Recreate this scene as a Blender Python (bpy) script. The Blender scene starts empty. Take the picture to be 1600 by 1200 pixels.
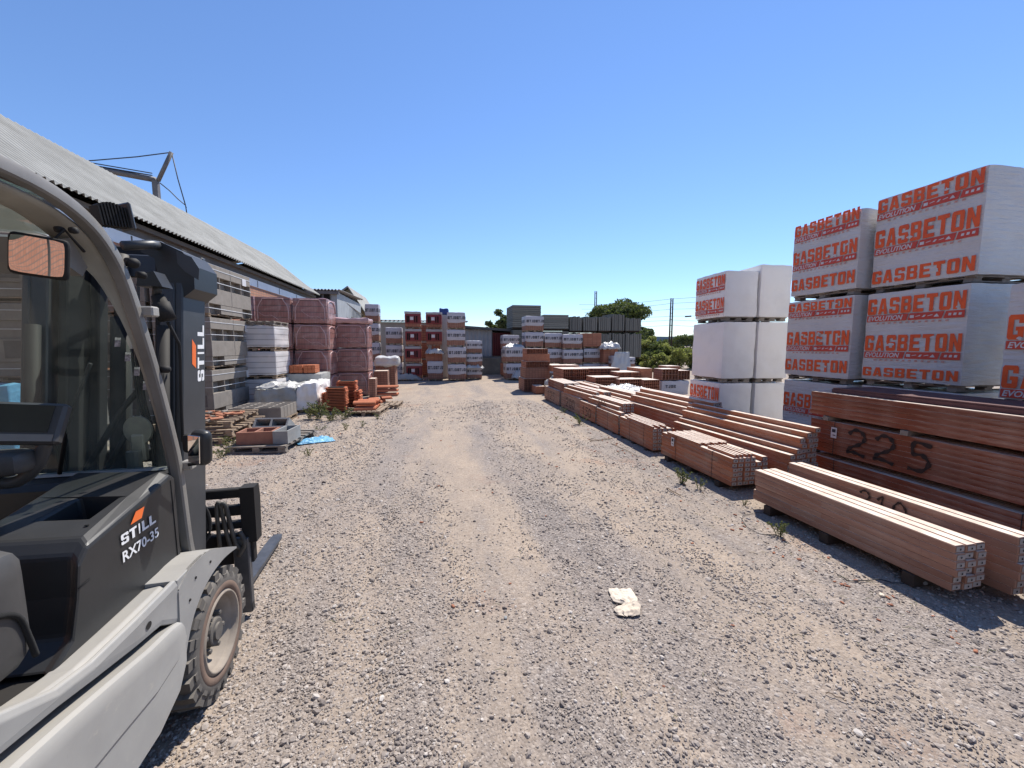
import bpy, math, random
import numpy as np
from mathutils import Vector, Matrix, noise
random.seed(7); np.random.seed(7)
R = math.radians
S = bpy.context.scene
COL = S.collection

# ------------------------------------------------------------------ camera, sky, sun, exposure
EYE = 1.8; FPX = 620.0
PITCH = math.atan(60 / FPX)
YAW = math.atan(115 * math.cos(PITCH) / FPX)
cam = bpy.data.cameras.new('camera'); camo = bpy.data.objects.new('camera', cam); COL.objects.link(camo)
camo.location = (0, 0, EYE); camo.rotation_euler = (math.pi / 2 - PITCH, 0, -YAW)
cam.sensor_fit = 'HORIZONTAL'; cam.sensor_width = 36; cam.lens = FPX / 1600 * 36
cam.clip_start = 0.05; cam.clip_end = 6000
S.camera = camo
SUN_EL, SUN_AZ = 55.5, 37           # azimuth measured clockwise from +Y
w = bpy.data.worlds.new('World'); S.world = w; w.use_nodes = True
nt = w.node_tree; bg = nt.nodes['Background']
sky = nt.nodes.new('ShaderNodeTexSky'); sky.sky_type = 'NISHITA'; sky.sun_disc = False
sky.sun_elevation = R(SUN_EL); sky.sun_rotation = R(SUN_AZ); sky.altitude = 0
sky.air_density = 1.1; sky.dust_density = 0.0; sky.ozone_density = 8.0
tint = nt.nodes.new('ShaderNodeMix'); tint.data_type = 'RGBA'; tint.blend_type = 'MULTIPLY'; tint.inputs[0].default_value = 1; tint.inputs[7].default_value = (.97, .965, 1.03, 1)
nt.links.new(sky.outputs[0], tint.inputs[6]); nt.links.new(tint.outputs[2], bg.inputs[0]); bg.inputs[1].default_value = 0.124
sl = bpy.data.lights.new('sun', 'SUN'); sl.energy = 5.0; sl.angle = R(0.5); sl.color = (1, 0.95, 0.87)
so = bpy.data.objects.new('sun', sl); COL.objects.link(so)
sd = Vector((math.sin(R(SUN_AZ)) * math.cos(R(SUN_EL)), math.cos(R(SUN_AZ)) * math.cos(R(SUN_EL)), math.sin(R(SUN_EL))))
so.rotation_euler = sd.to_track_quat('Z', 'Y').to_euler(); so.location = (5, 5, 20)
S.view_settings.view_transform = 'Standard'; S.view_settings.look = 'None'
S.view_settings.exposure = 0.44; S.view_settings.gamma = 1
S.cycles.max_bounces = 8; S.cycles.transparent_max_bounces = 12

# ------------------------------------------------------------------ measuring: survey sightings -> metres
_f = Vector((math.sin(YAW) * math.cos(PITCH), math.cos(YAW) * math.cos(PITCH), -math.sin(PITCH)))
_r = Vector((math.cos(YAW), -math.sin(YAW), 0)); _u = _r.cross(_f)
EYEV = Vector((0, 0, EYE))
def ray(x, y): return _f + _r * ((x - 800) / FPX) + _u * ((600 - y) / FPX)
def G(x, y, z=0.0):
    d = ray(x, y); return EYEV + d * ((z - EYE) / d.z)
def PX(x, y, X):
    d = ray(x, y); return EYEV + d * (X / d.x)
def PY(x, y, Y):
    d = ray(x, y); return EYEV + d * (Y / d.y)

# ------------------------------------------------------------------ mesh helpers
class MB:
    def __init__(s): s.v = []; s.f = []; s.m = []; s.s = []
    def add(s, vs, fs, mi=0, sm=False, M=None):
        o = len(s.v)
        if M is not None: vs = [tuple(M @ Vector(v)) for v in vs]
        s.v += [tuple(v) for v in vs]
        for f in fs: s.f.append(tuple(i + o for i in f)); s.m.append(mi); s.s.append(sm)
        return s
    def box(s, x0, x1, y0, y1, z0, z1, mi=0, ch=0.0, M=None):
        if x0 > x1: x0, x1 = x1, x0
        if y0 > y1: y0, y1 = y1, y0
        if z0 > z1: z0, z1 = z1, z0
        if ch <= 0:
            v = [(x, y, z) for x in (x0, x1) for y in (y0, y1) for z in (z0, z1)]
            f = [(0, 1, 3, 2), (4, 6, 7, 5), (0, 4, 5, 1), (2, 3, 7, 6), (0, 2, 6, 4), (1, 5, 7, 3)]
            return s.add(v, f, mi, False, M)
        ch = min(ch, (x1 - x0) * .45, (y1 - y0) * .45, (z1 - z0) * .45)
        X = (x0, x1); Y = (y0, y1); Z = (z0, z1); sg = (1, -1); v = []; idx = {}
        for i in (0, 1):
            for j in (0, 1):
                for k in (0, 1):
                    for a in range(3):
                        p = [X[i], Y[j], Z[k]]
                        for b, q in enumerate((i, j, k)):
                            if b != a: p[b] += ch * sg[q]
                        idx[(i, j, k, a)] = len(v); v.append(tuple(p))
        f = []
        for a in range(3):
            b, c = [q for q in range(3) if q != a]
            for q in (0, 1):
                def K(u, w_):
                    t = [0, 0, 0]; t[a] = q; t[b] = u; t[c] = w_; return idx[(t[0], t[1], t[2], a)]
                f.append((K(0, 0), K(1, 0), K(1, 1), K(0, 1)))
        for a in range(3):
            b, c = [q for q in range(3) if q != a]
            for u in (0, 1):
                for w_ in (0, 1):
                    def K2(q, ax):
                        t = [0, 0, 0]; t[a] = q; t[b] = u; t[c] = w_; return idx[(t[0], t[1], t[2], ax)]
                    f.append((K2(0, b), K2(1, b), K2(1, c), K2(0, c)))
        for i in (0, 1):
            for j in (0, 1):
                for k in (0, 1): f.append((idx[(i, j, k, 0)], idx[(i, j, k, 1)], idx[(i, j, k, 2)]))
        return s.add(v, f, mi, False, M)
    def tube(s, pts, r, n=8, mi=0, flat=None):
        pts = [Vector(p) for p in pts]; rr = r if isinstance(r, (list, tuple)) else [r] * len(pts)
        vs = []; fs = []; up = Vector((0.13, 0.21, 1)).normalized()
        for i, p in enumerate(pts):
            t = (pts[min(i + 1, len(pts) - 1)] - pts[max(i - 1, 0)]).normalized()
            a = t.cross(up)
            if a.length < 1e-3: a = t.cross(Vector((1, 0, 0)))
            a.normalize(); b = t.cross(a)
            for k in range(n):
                q = 2 * math.pi * k / n; vs.append(tuple(p + (a * math.cos(q) + b * math.sin(q)) * rr[i]))
        for i in range(len(pts) - 1):
            for k in range(n): fs.append((i * n + k, i * n + (k + 1) % n, (i + 1) * n + (k + 1) % n, (i + 1) * n + k))
        fs.append(tuple(range(n))[::-1]); fs.append(tuple((len(pts) - 1) * n + k for k in range(n)))
        return s.add(vs, fs, mi, True)
    def sweep(s, pts, prof, side=Vector((1, 0, 0)), mi=0, sm=False):
        """sweep a closed 2d profile (a along side, b across the path) along pts"""
        pts = [Vector(p) for p in pts]; n = len(prof); vs = []; fs = []
        for i, p in enumerate(pts):
            t = (pts[min(i + 1, len(pts) - 1)] - pts[max(i - 1, 0)]).normalized()
            b = t.cross(side).normalized(); a = b.cross(t).normalized()
            for (u, v_) in prof: vs.append(tuple(p + a * u + b * v_))
        for i in range(len(pts) - 1):
            for k in range(n): fs.append((i * n + k, i * n + (k + 1) % n, (i + 1) * n + (k + 1) % n, (i + 1) * n + k))
        fs.append(tuple(range(n))[::-1]); fs.append(tuple((len(pts) - 1) * n + k for k in range(n)))
        return s.add(vs, fs, mi, sm)
    def prism(s, poly, axis, a, b, mi=0, M=None):
        """poly in the two other axes (order x,y,z), extruded along axis"""
        n = len(poly)
        def P(u, w_, t): return (t, u, w_) if axis == 0 else ((u, t, w_) if axis == 1 else (u, w_, t))
        vs = [P(u, w_, a) for u, w_ in poly] + [P(u, w_, b) for u, w_ in poly]
        fs = [tuple(range(n))[::-1], tuple(range(n, 2 * n))] + [(i, (i + 1) % n, n + (i + 1) % n, n + i) for i in range(n)]
        return s.add(vs, fs, mi, False, M)
    def lathe(s, prof, n=40, mi=0, M=None, sm=True):
        """prof (a, r): a along x axis"""
        vs = []; fs = []; m = len(prof)
        for k in range(n):
            q = 2 * math.pi * k / n
            for a, r in prof: vs.append((a, r * math.cos(q), r * math.sin(q)))
        for k in range(n):
            for i in range(m - 1):
                fs.append((k * m + i, k * m + i + 1, ((k + 1) % n) * m + i + 1, ((k + 1) % n) * m + i))
        return s.add(vs, fs, mi, sm, M)
    def grid(s, fn, nu, nv, mi=0, sm=True, closed=False):
        vs = [tuple(fn(i / nu, j / nv)) for i in range(nu + 1) for j in range(nv + 1)]
        fs = [(i * (nv + 1) + j, (i + 1) * (nv + 1) + j, (i + 1) * (nv + 1) + j + 1, i * (nv + 1) + j + 1) for i in range(nu) for j in range(nv)]
        return s.add(vs, fs, mi, sm)
    def mesh(s, name, mats, recalc=True):
        me = bpy.data.meshes.new(name); me.from_pydata(s.v, [], s.f)
        for m in (mats if isinstance(mats, (list, tuple)) else [mats]): me.materials.append(m)
        me.polygons.foreach_set('material_index', s.m); me.polygons.foreach_set('use_smooth', s.s)
        if recalc:
            import bmesh
            b = bmesh.new(); b.from_mesh(me); bmesh.ops.recalc_face_normals(b, faces=b.faces); b.to_mesh(me); b.free()
        me.update(); return me
    def build(s, name, mats, parent=None, loc=None, rot=None, recalc=True):
        return link(name, s.mesh(name, mats, recalc), parent, loc, rot)

def link(name, me, parent=None, loc=None, rot=None):
    o = bpy.data.objects.new(name, me); COL.objects.link(o)
    if parent is not None: o.parent = parent
    if loc is not None: o.location = loc
    if rot is not None: o.rotation_euler = rot
    return o
def tag(o, label=None, cat=None, group=None, kind=None):
    if label: o['label'] = label
    if cat: o['category'] = cat
    if group: o['group'] = group
    if kind: o['kind'] = kind
    return o
def thing(name, label, cat, loc=(0, 0, 0), rz=0.0, group=None):
    o = bpy.data.objects.new(name, None); COL.objects.link(o)
    o.location = loc; o.rotation_euler = (0, 0, rz); o.empty_display_size = 0.2
    return tag(o, label, cat, group)
def dup(root, label, loc, rz=0.0, group=None):
    r = root.copy(); COL.objects.link(r); r.location = loc; r.rotation_euler = (0, 0, rz); r['label'] = label
    if group: r['group'] = group
    for ch in list(root.children):
        c = ch.copy(); COL.objects.link(c); c.parent = r
        for g in list(ch.children):
            d = g.copy(); COL.objects.link(d); d.parent = c
    return r

def ns(p, sc=1.0): return noise.noise(Vector(p) * sc)
def wrapbox(mb, x0, x1, y0, y1, z0, z1, n=(8, 8, 8), rnd=0.05, amp=0.012, sc=5.0, seed=0.0, mi=0, top_sag=0.0, bottom=True):
    """soft box whose skin is wrinkled film"""
    cx, cy, cz = (x0 + x1) / 2, (y0 + y1) / 2, (z0 + z1) / 2; hx, hy, hz = (x1 - x0) / 2, (y1 - y0) / 2, (z1 - z0) / 2
    def pos(u, v_, w_):
        p = [u * hx, v_ * hy, w_ * hz]; h = [hx, hy, hz]; q = [max(abs(p[i]) - (h[i] - rnd), 0) for i in range(3)]
        L = math.sqrt(sum(t * t for t in q))
        if L > rnd:
            for i in range(3):
                if q[i] > 0: p[i] = math.copysign(h[i] - rnd + q[i] * rnd / L, p[i])
        P = Vector((cx + p[0], cy + p[1], cz + p[2])); nn = Vector((u ** 5, v_ ** 5, w_ ** 5))
        if nn.length > 0: nn.normalize()
        d = noise.noise(P * sc + Vector((seed, seed * 2, 0))) * amp + noise.noise(P * sc * 3 + Vector((seed, 5, 0))) * amp * .45
        P += nn * d
        if w_ > 0.9 and top_sag: P.z += top_sag * (noise.noise(Vector((P.x * 3, P.y * 3, seed))) )
        return P
    nx, ny, nz = n
    def lin(k, m): return -1 + 2 * k / m
    for w_, fl in ((1, 0), (-1, 1)):
        if w_ == -1 and not bottom: continue
        mb.grid(lambda a, b: pos(2 * a - 1, 2 * b - 1, w_), nx, ny, mi)
    for u in (1, -1): mb.grid(lambda a, b: pos(u, 2 * a - 1, 2 * b - 1), ny, nz, mi)
    for v_ in (1, -1): mb.grid(lambda a, b: pos(2 * a - 1, v_, 2 * b - 1), nx, nz, mi)
    return mb

# ------------------------------------------------------------------ materials
def newmat(name):
    m = bpy.data.materials.new(name); m.use_nodes = True
    return m, m.node_tree, m.node_tree.nodes['Principled BSDF']
def N(t, kind, **kw):
    n = t.nodes.new('ShaderNode' + kind)
    for k, v_ in kw.items(): setattr(n, k, v_)
    return n
def ramp(t, fac, stops, interp='LINEAR'):
    r = N(t, 'ValToRGB'); r.color_ramp.interpolation = interp
    while len(r.color_ramp.elements) < len(stops): r.color_ramp.elements.new(0.5)
    for e, (p, c) in zip(r.color_ramp.elements, stops): e.position = p; e.color = (c[0], c[1], c[2], 1)
    t.links.new(fac, r.inputs[0]); return r.outputs[0]
def mix(t, fac, a, b, mode='MIX'):
    m = N(t, 'Mix', data_type='RGBA', blend_type=mode)
    for s_, v_ in ((0, fac), (6, a), (7, b)):
        if hasattr(v_, 'is_linked') or isinstance(v_, bpy.types.NodeSocket): t.links.new(v_, m.inputs[s_])
        elif isinstance(v_, (int, float)): m.inputs[s_].default_value = v_
        else: m.inputs[s_].default_value = (*v_, 1)
    return m.outputs[2]
def math_(t, op, a, b=None, c=None):
    m = N(t, 'Math', operation=op)
    for i, v_ in enumerate((a, b, c)):
        if v_ is None: continue
        if isinstance(v_, bpy.types.NodeSocket): t.links.new(v_, m.inputs[i])
        else: m.inputs[i].default_value = v_
    return m.outputs[0]
def coords(t, scale=(1, 1, 1), kind='Object'):
    tc = N(t, 'TexCoord'); mp = N(t, 'Mapping'); mp.inputs['Scale'].default_value = scale
    t.links.new(tc.outputs[kind], mp.inputs[0]); return mp.outputs[0]
def noisetex(t, vec, scale, detail=5, rough=0.6):
    n = N(t, 'TexNoise'); n.inputs['Scale'].default_value = scale; n.inputs['Detail'].default_value = detail
    n.inputs['Roughness'].default_value = rough
    t.links.new(vec, n.inputs['Vector']); return n.outputs['Fac']
def bump(t, b, h, strength=0.3, dist=0.01):
    n = N(t, 'Bump'); n.inputs['Strength'].default_value = strength; n.inputs['Distance'].default_value = dist
    t.links.new(h, n.inputs['Height']); t.links.new(n.outputs[0], b.inputs['Normal']); return n
def plain(name, c1, c2=None, rough=0.7, sc=8, metal=0, bmp=0.15, bdist=0.004, dust=0.0, dustc=(.42, .36, .29), objvar=0.0, spec=0.4):
    m, t, b = newmat(name); c2 = c2 or tuple(x * .75 for x in c1)
    v_ = coords(t); f = noisetex(t, v_, sc); col = ramp(t, f, [(.3, c2), (.7, c1)])
    if objvar:
        oi = N(t, 'ObjectInfo'); k = math_(t, 'MULTIPLY_ADD', oi.outputs['Random'], 2 * objvar, 1 - objvar)
        hsv = N(t, 'HueSaturation'); t.links.new(col, hsv.inputs['Color']); t.links.new(k, hsv.inputs['Value']); col = hsv.outputs[0]
    if dust > .5:
        sc_ = ramp(t, noisetex(t, coords(t, (2, 9, 2)), 16, 8, .8), [(.60, (0,) * 3), (.68, (1,) * 3)]); col = mix(t, math_(t, 'MULTIPLY', sc_, .35), col, (.12, .118, .11))
        sc_ = ramp(t, noisetex(t, coords(t, (5, 1.2, 3)), 11, 8, .8), [(.58, (0,) * 3), (.70, (1,) * 3)]); col = mix(t, math_(t, 'MULTIPLY', sc_, .4), col, (.46, .42, .35))
    if dust:
        g = N(t, 'NewGeometry'); sp = N(t, 'SeparateXYZ'); t.links.new(g.outputs['Normal'], sp.inputs[0])
        up = math_(t, 'MULTIPLY_ADD', sp.outputs[2], .55, .4)
        d = math_(t, 'MULTIPLY', noisetex(t, v_, sc * .35, 7, .7), up); d = math_(t, 'MULTIPLY', d, dust * 2); d = math_(t, 'MINIMUM', d, .9)
        col = mix(t, d, col, dustc)
    t.links.new(col, b.inputs['Base Color']); b.inputs['Roughness'].default_value = rough; b.inputs['Metallic'].default_value = metal
    b.inputs['Specular IOR Level'].default_value = spec
    if bmp: bump(t, b, noisetex(t, v_, sc * 6, 4), bmp, bdist)
    return m

def courses(name, c1, c2, line, h, wd, lw=0.012, rough=.85, flute=0.0, film=0.0, objvar=.1, dark=.5, sc=4):
    """stacked clay or concrete units: courses of height h, units of width wd"""
    m, t, b = newmat(name); v_ = coords(t); sp = N(t, 'SeparateXYZ'); t.links.new(v_, sp.inputs[0])
    s_ = math_(t, 'ADD', sp.outputs[0], sp.outputs[1]); cb = N(t, 'CombineXYZ'); t.links.new(s_, cb.inputs[0]); t.links.new(sp.outputs[2], cb.inputs[1])
    br = N(t, 'TexBrick'); br.offset = 0; br.inputs['Scale'].default_value = 1; br.inputs['Brick Width'].default_value = wd; br.inputs['Row Height'].default_value = h
    br.inputs['Mortar Size'].default_value = lw; br.inputs['Mortar Smooth'].default_value = .3
    br.inputs['Color1'].default_value = (*c1, 1); br.inputs['Color2'].default_value = (*c2, 1); br.inputs['Mortar'].default_value = (*line, 1)
    t.links.new(cb.outputs[0], br.inputs['Vector']); col = br.outputs[0]
    col = mix(t, math_(t, 'MULTIPLY', noisetex(t, v_, sc), dark), col, tuple(x * .45 for x in c1))
    if flute:
        wv = math_(t, 'SINE', math_(t, 'MULTIPLY', s_, 2 * math.pi / flute)); wv = math_(t, 'MULTIPLY_ADD', wv, .22, .22)
        col = mix(t, wv, col, tuple(x * .4 for x in c1))
    oi = N(t, 'ObjectInfo'); k = math_(t, 'MULTIPLY_ADD', oi.outputs['Random'], 2 * objvar, 1 - objvar)
    hsv = N(t, 'HueSaturation'); t.links.new(col, hsv.inputs['Color']); t.links.new(k, hsv.inputs['Value']); col = hsv.outputs[0]
    if film:
        nz = N(t, 'TexNoise'); nz.inputs['Scale'].default_value = 3; nz.inputs['Detail'].default_value = 6; nz.inputs['Distortion'].default_value = 1.5
        t.links.new(v_, nz.inputs['Vector'])
        k = ramp(t, nz.outputs['Fac'], [(.45, (film * .5,) * 3), (.6, (film,) * 3), (.75, (min(1, film * 2),) * 3)])
        col = mix(t, k, col, (.78, .66, .63)); rough = .35
    t.links.new(col, b.inputs['Base Color']); b.inputs['Roughness'].default_value = rough
    bump(t, b, br.outputs['Fac'], -.5, .006)
    return m

def filmmat(name, c=(.78, .78, .8), wr=(1, 1, 6), rough=.38, strength=.5, dirt=.12, dirtc=(.45, .42, .4), dist=.02):
    m, t, b = newmat(name); v_ = coords(t, wr)
    f = noisetex(t, v_, 4, 6, .65); f2 = noisetex(t, coords(t), 1.7, 5, .7)
    col = mix(t, math_(t, 'MULTIPLY', ramp(t, f2, [(.45, (0, 0, 0)), (.75, (1, 1, 1))]), dirt * 3), c, dirtc)
    t.links.new(col, b.inputs['Base Color']); b.inputs['Roughness'].default_value = rough
    bump(t, b, f, strength, dist); return m

def glassmat(name, tint, rough=.03, dirt=.12):
    m, t, b = newmat(name); out = t.nodes['Material Output']
    tr = N(t, 'BsdfTransparent'); tr.inputs[0].default_value = (*tint, 1)
    gl = N(t, 'BsdfGlossy'); gl.inputs['Roughness'].default_value = rough; df = N(t, 'BsdfDiffuse'); df.inputs[0].default_value = (.34, .40, .385, 1)
    fr = N(t, 'Fresnel'); fr.inputs[0].default_value = 1.45
    m1 = N(t, 'MixShader'); t.links.new(fr.outputs[0], m1.inputs[0]); t.links.new(tr.outputs[0], m1.inputs[1]); t.links.new(gl.outputs[0], m1.inputs[2])
    d = ramp(t, noisetex(t, coords(t), 3, 7, .7), [(.4, (dirt * .35,) * 3), (.75, (dirt * 1.6,) * 3)])  # dirt veil, raised to stand in for glass reflections as well
    m2 = N(t, 'MixShader'); t.links.new(d, m2.inputs[0]); t.links.new(m1.outputs[0], m2.inputs[1]); t.links.new(df.outputs[0], m2.inputs[2])
    t.links.new(m2.outputs[0], out.inputs[0]); return m

def island(name, stops, rough=.9, sc=40, sheen=0, trans=0):
    m, t, b = newmat(name); g = N(t, 'NewGeometry'); col = ramp(t, g.outputs['Random Per Island'], stops)
    t.links.new(col, b.inputs['Base Color']); b.inputs['Roughness'].default_value = rough
    if trans:
        out = t.nodes['Material Output']; tl = N(t, 'BsdfTranslucent'); t.links.new(mix(t, .5, col, (.2, .26, .04)), tl.inputs[0])
        ms = N(t, 'MixShader'); ms.inputs[0].default_value = trans; t.links.new(b.outputs[0], ms.inputs[1]); t.links.new(tl.outputs[0], ms.inputs[2]); t.links.new(ms.outputs[0], out.inputs[0])
    return m

def barmat(name, c1, c2, c3):
    """fired clay shell units of a lintel: joints every 25 cm, smears and per-bar colour"""
    m, t, b = newmat(name); v_ = coords(t); sp = N(t, 'SeparateXYZ'); t.links.new(v_, sp.inputs[0])
    oi = N(t, 'ObjectInfo')
    y = math_(t, 'ADD', sp.outputs[1], math_(t, 'MULTIPLY', oi.outputs['Random'], .06))
    seg = math_(t, 'FLOOR', math_(t, 'DIVIDE', y, .25)); wn = N(t, 'TexWhiteNoise', noise_dimensions='2D')
    cb = N(t, 'CombineXYZ'); t.links.new(seg, cb.inputs[0]); t.links.new(oi.outputs['Random'], cb.inputs[1]); t.links.new(cb.outputs[0], wn.inputs['Vector'])
    col = ramp(t, wn.outputs[0], [(0, c2), (.5, c1), (.86, c1), (.90, c3), (1, c3)])
    col = mix(t, math_(t, 'MULTIPLY_ADD', oi.outputs['Random'], .5, .1), col, c1)
    fr = math_(t, 'FRACT', math_(t, 'DIVIDE', y, .25)); ln = math_(t, 'LESS_THAN', fr, .010)
    col = mix(t, math_(t, 'MULTIPLY', ln, .28), col, (.06, .03, .02))
    st = ramp(t, noisetex(t, coords(t, (1, .25, 1.5)), 7, 6, .7), [(.45, (0, 0, 0)), (.72, (1, 1, 1))])
    col = mix(t, math_(t, 'MULTIPLY', st, .55), col, (.46, .33, .25))
    st2 = ramp(t, noisetex(t, coords(t, (3, .12, 3)), 9, 6, .7), [(.5, (0, 0, 0)), (.8, (1, 1, 1))])
    col = mix(t, math_(t, 'MULTIPLY', st2, .5), col, tuple(x * .4 for x in c1))
    hs = N(t, 'HueSaturation'); t.links.new(col, hs.inputs['Color']); t.links.new(math_(t, 'MULTIPLY_ADD', oi.outputs['Random'], .3, .85), hs.inputs['Value'])
    t.links.new(hs.outputs[0], b.inputs['Base Color']); b.inputs['Roughness'].default_value = .82
    bump(t, b, noisetex(t, v_, 60, 4), .25, .003); return m

M = {}
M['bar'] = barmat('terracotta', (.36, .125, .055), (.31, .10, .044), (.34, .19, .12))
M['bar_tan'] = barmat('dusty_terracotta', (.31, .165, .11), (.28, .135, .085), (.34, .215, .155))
M['bar_red'] = barmat('red_terracotta', (.195, .052, .021), (.165, .042, .018), (.22, .07, .036))  # red clay, darkened to hold the shade on the marked stack
M['concrete'] = plain('concrete_core', (.42, .37, .33), (.30, .26, .23), .9, 30)
M['fill'] = plain('pale_fill_sunlit_top', (.74, .63, .53), (.52, .38, .29), .6, 9)  # lintel concrete fill; on clay packs, sunlight put into the top colour
M['dark'] = plain('dark_void', (.012, .012, .012), rough=1, bmp=0)
M['clay'] = courses('hollow_clay', (.40, .17, .10), (.34, .13, .075), (.10, .05, .035), .12, .25, .008, dark=.35)
M['clay_light'] = courses('light_clay', (.33, .165, .11), (.28, .13, .085), (.14, .07, .05), .08, .12, .008, dark=.3)
M['clay_plain'] = plain('clay_plain', (.42, .18, .10), (.30, .115, .065), .85, 9, objvar=.15)
M['orange_clay'] = plain('orange_clay', (.52, .17, .075), (.40, .12, .055), .8, 9, objvar=.1)
M['pinkpack'] = courses('film_wrapped_brick', (.30, .105, .085), (.25, .085, .07), (.05, .018, .018), .185, 7, .016, flute=.08, film=.16, objvar=.08, dark=.3)
M['sheets'] = courses('film_wrapped_sheets', (.62, .61, .60), (.52, .51, .50), (.22, .22, .22), .15, 5, .012, film=.2, objvar=.04, dark=.25, rough=.5)
M['pinkfilm'] = filmmat('pink_film', (.52, .33, .30), (1, 1, 3), .3, .6, .25, (.3, .15, .13))
M['fold'] = plain('film_fold_highlight', (.58, .40, .38), (.42, .26, .25), .4, 12, bmp=0)  # pale tubes: highlights along the film folds put into the colour
M['block'] = plain('concrete_block', (.265, .235, .205), (.205, .18, .155), .95, 6, bmp=.4, objvar=.08)
M['block_grey'] = plain('grey_block', (.30, .30, .29), (.22, .22, .215), .95, 6, bmp=.4)
M['film'] = filmmat('white_film', (.62, .60, .58), (1.0, 1.0, 7), .3, .8, .12, dist=.028)
M['film2'] = filmmat('white_film_plain', (.84, .81, .77), (1, 1, 3), .5, .22, .08, dist=.01)
M['plastic'] = filmmat('torn_plastic', (.47, .46, .44), (3, 3, 3), .4, .6, .2)
M['greyfilm'] = filmmat('dull_film', (.36, .36, .34), (1, 1, 2), .5, .5, .2, (.2, .2, .18))
M['blue'] = filmmat('blue_sheet', (.12, .34, .52), (3, 3, 3), .4, .8, .2, (.3, .6, .8))
M['paper'] = filmmat('dirty_paper', (.62, .53, .42), (2, 2, 2), .8, .4, .35, (.5, .4, .3))
M['ink'] = plain('orange_ink', (.86, .13, .028), (.70, .09, .024), .5, 9, bmp=0)
M['ink_red'] = plain('red_ink', (.62, .075, .045), (.50, .06, .04), .5, 9, bmp=0)
M['ink_white'] = plain('white_ink', (.66, .64, .63), (.56, .54, .54), .5, 9, bmp=0)
M['ink_dots'] = plain('faded_ink', (.55, .25, .2), (.6, .35, .3), .5, 9, bmp=0)
M['black_ink'] = plain('black_ink', (.02, .02, .03), (.035, .035, .05), .6, 9, bmp=0)
M['spray'] = plain('black_spray', (.012, .010, .010), (.05, .025, .018), .8, 22, bmp=0)
M['redwrap'] = filmmat('red_film', (.20, .016, .018), (1, 1, 3), .5, .4, .3, (.16, .02, .02))
M['greywrap'] = filmmat('grey_film', (.36, .34, .33), (1, 1, 3), .5, .4, .2)
M['wrapw'] = filmmat('brick_pallet_film', (.46, .44, .46), (1, 1, 3), .45, .45, .2, (.35, .32, .32))
M['wood'] = plain('pallet_wood', (.36, .27, .19), (.22, .16, .11), .9, 14, bmp=.3, objvar=.2)
M['wood_grey'] = plain('weathered_wood', (.30, .26, .22), (.17, .145, .12), .9, 14, bmp=.3, objvar=.2)
M['wood_dark'] = plain('dark_wood', (.07, .05, .036), (.035, .026, .02), .9, 14, bmp=.3)
M['strap'] = plain('strap', (.03, .03, .035), rough=.5, bmp=0)
M['strap_w'] = plain('white_strap', (.70, .70, .70), (.55, .55, .55), rough=.5, bmp=0)
M['panel'] = courses('formwork_panel', (.25, .24, .20), (.19, .185, .155), (.07, .07, .06), .11, 3, .012, objvar=.15, dark=.35)
M['panel_v'] = courses('formwork_panel_edge', (.22, .21, .18), (.16, .155, .135), (.04, .04, .035), 3, .09, .012, objvar=.15, dark=.35)
M['roofgrey'] = plain('fibre_cement', (.345, .34, .315), (.235, .23, .21), .9, 1.3, bmp=.2)  # the sheets' own light grey
M['soffit'] = plain('soffit', (.15, .13, .115), (.10, .09, .08), .9, 2)
M['fascia'] = plain('fascia', (.82, .84, .86), (.68, .72, .76), .7, 2)
M['brickwall'] = courses('brick_wall', (.46, .22, .14), (.38, .17, .105), (.20, .15, .12), .12, .27, .016, objvar=0, dark=.2)
M['beige'] = plain('beige_plaster', (.42, .33, .21), (.34, .27, .17), .9, 1)
M['greywall'] = plain('grey_sheet_wall', (.34, .36, .38), (.26, .275, .29), .7, 1.5)
M['palewall'] = plain('pale_wall', (.42, .42, .36), (.3, .3, .26), .9, 1)
M['darkred'] = plain('dark_red_sheet', (.11, .012, .014), (.07, .008, .01), .6, 2)
M['oldwall'] = plain('stained_concrete', (.20, .19, .165), (.10, .10, .09), .95, 1.6, bmp=.4)
M['roofdark'] = plain('dark_sheet_roof', (.10, .10, .10), (.06, .06, .06), .7, 2)
M['steel'] = plain('galvanised', (.16, .15, .15), (.11, .10, .10), .6, 4, .0)
M['cable'] = plain('cable', (.05, .05, .06), rough=.6, bmp=0)
M['bark'] = plain('bark', (.10, .075, .05), (.05, .04, .03), .95, 8, bmp=.5)
M['leaf'] = island('foliage', [(0, (.035, .05, .022)), (.5, (.065, .085, .035)), (1, (.13, .145, .06))], trans=.3)
M['leaf_yel'] = island('foliage_yellow', [(0, (.13, .15, .045)), (.5, (.25, .25, .08)), (1, (.38, .35, .14))], trans=.5)
M['leaf_small'] = island('weed_leaf', [(0, (.045, .06, .022)), (.5, (.10, .115, .045)), (1, (.26, .23, .12))], trans=.25)
M['dry'] = island('dry_stem', [(0, (.28, .22, .11)), (.5, (.17, .16, .06)), (1, (.10, .13, .04))])
M['stone'] = island('pebble', [(0, (.165, .138, .12)), (.2, (.25, .21, .182)), (.6, (.335, .283, .24)), (.9, (.40, .345, .298)), (1, (.52, .47, .42))])
M['hill'] = plain('far_hills', (.14, .2, .26), (.12, .17, .22), 1, .01, bmp=0)
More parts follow.
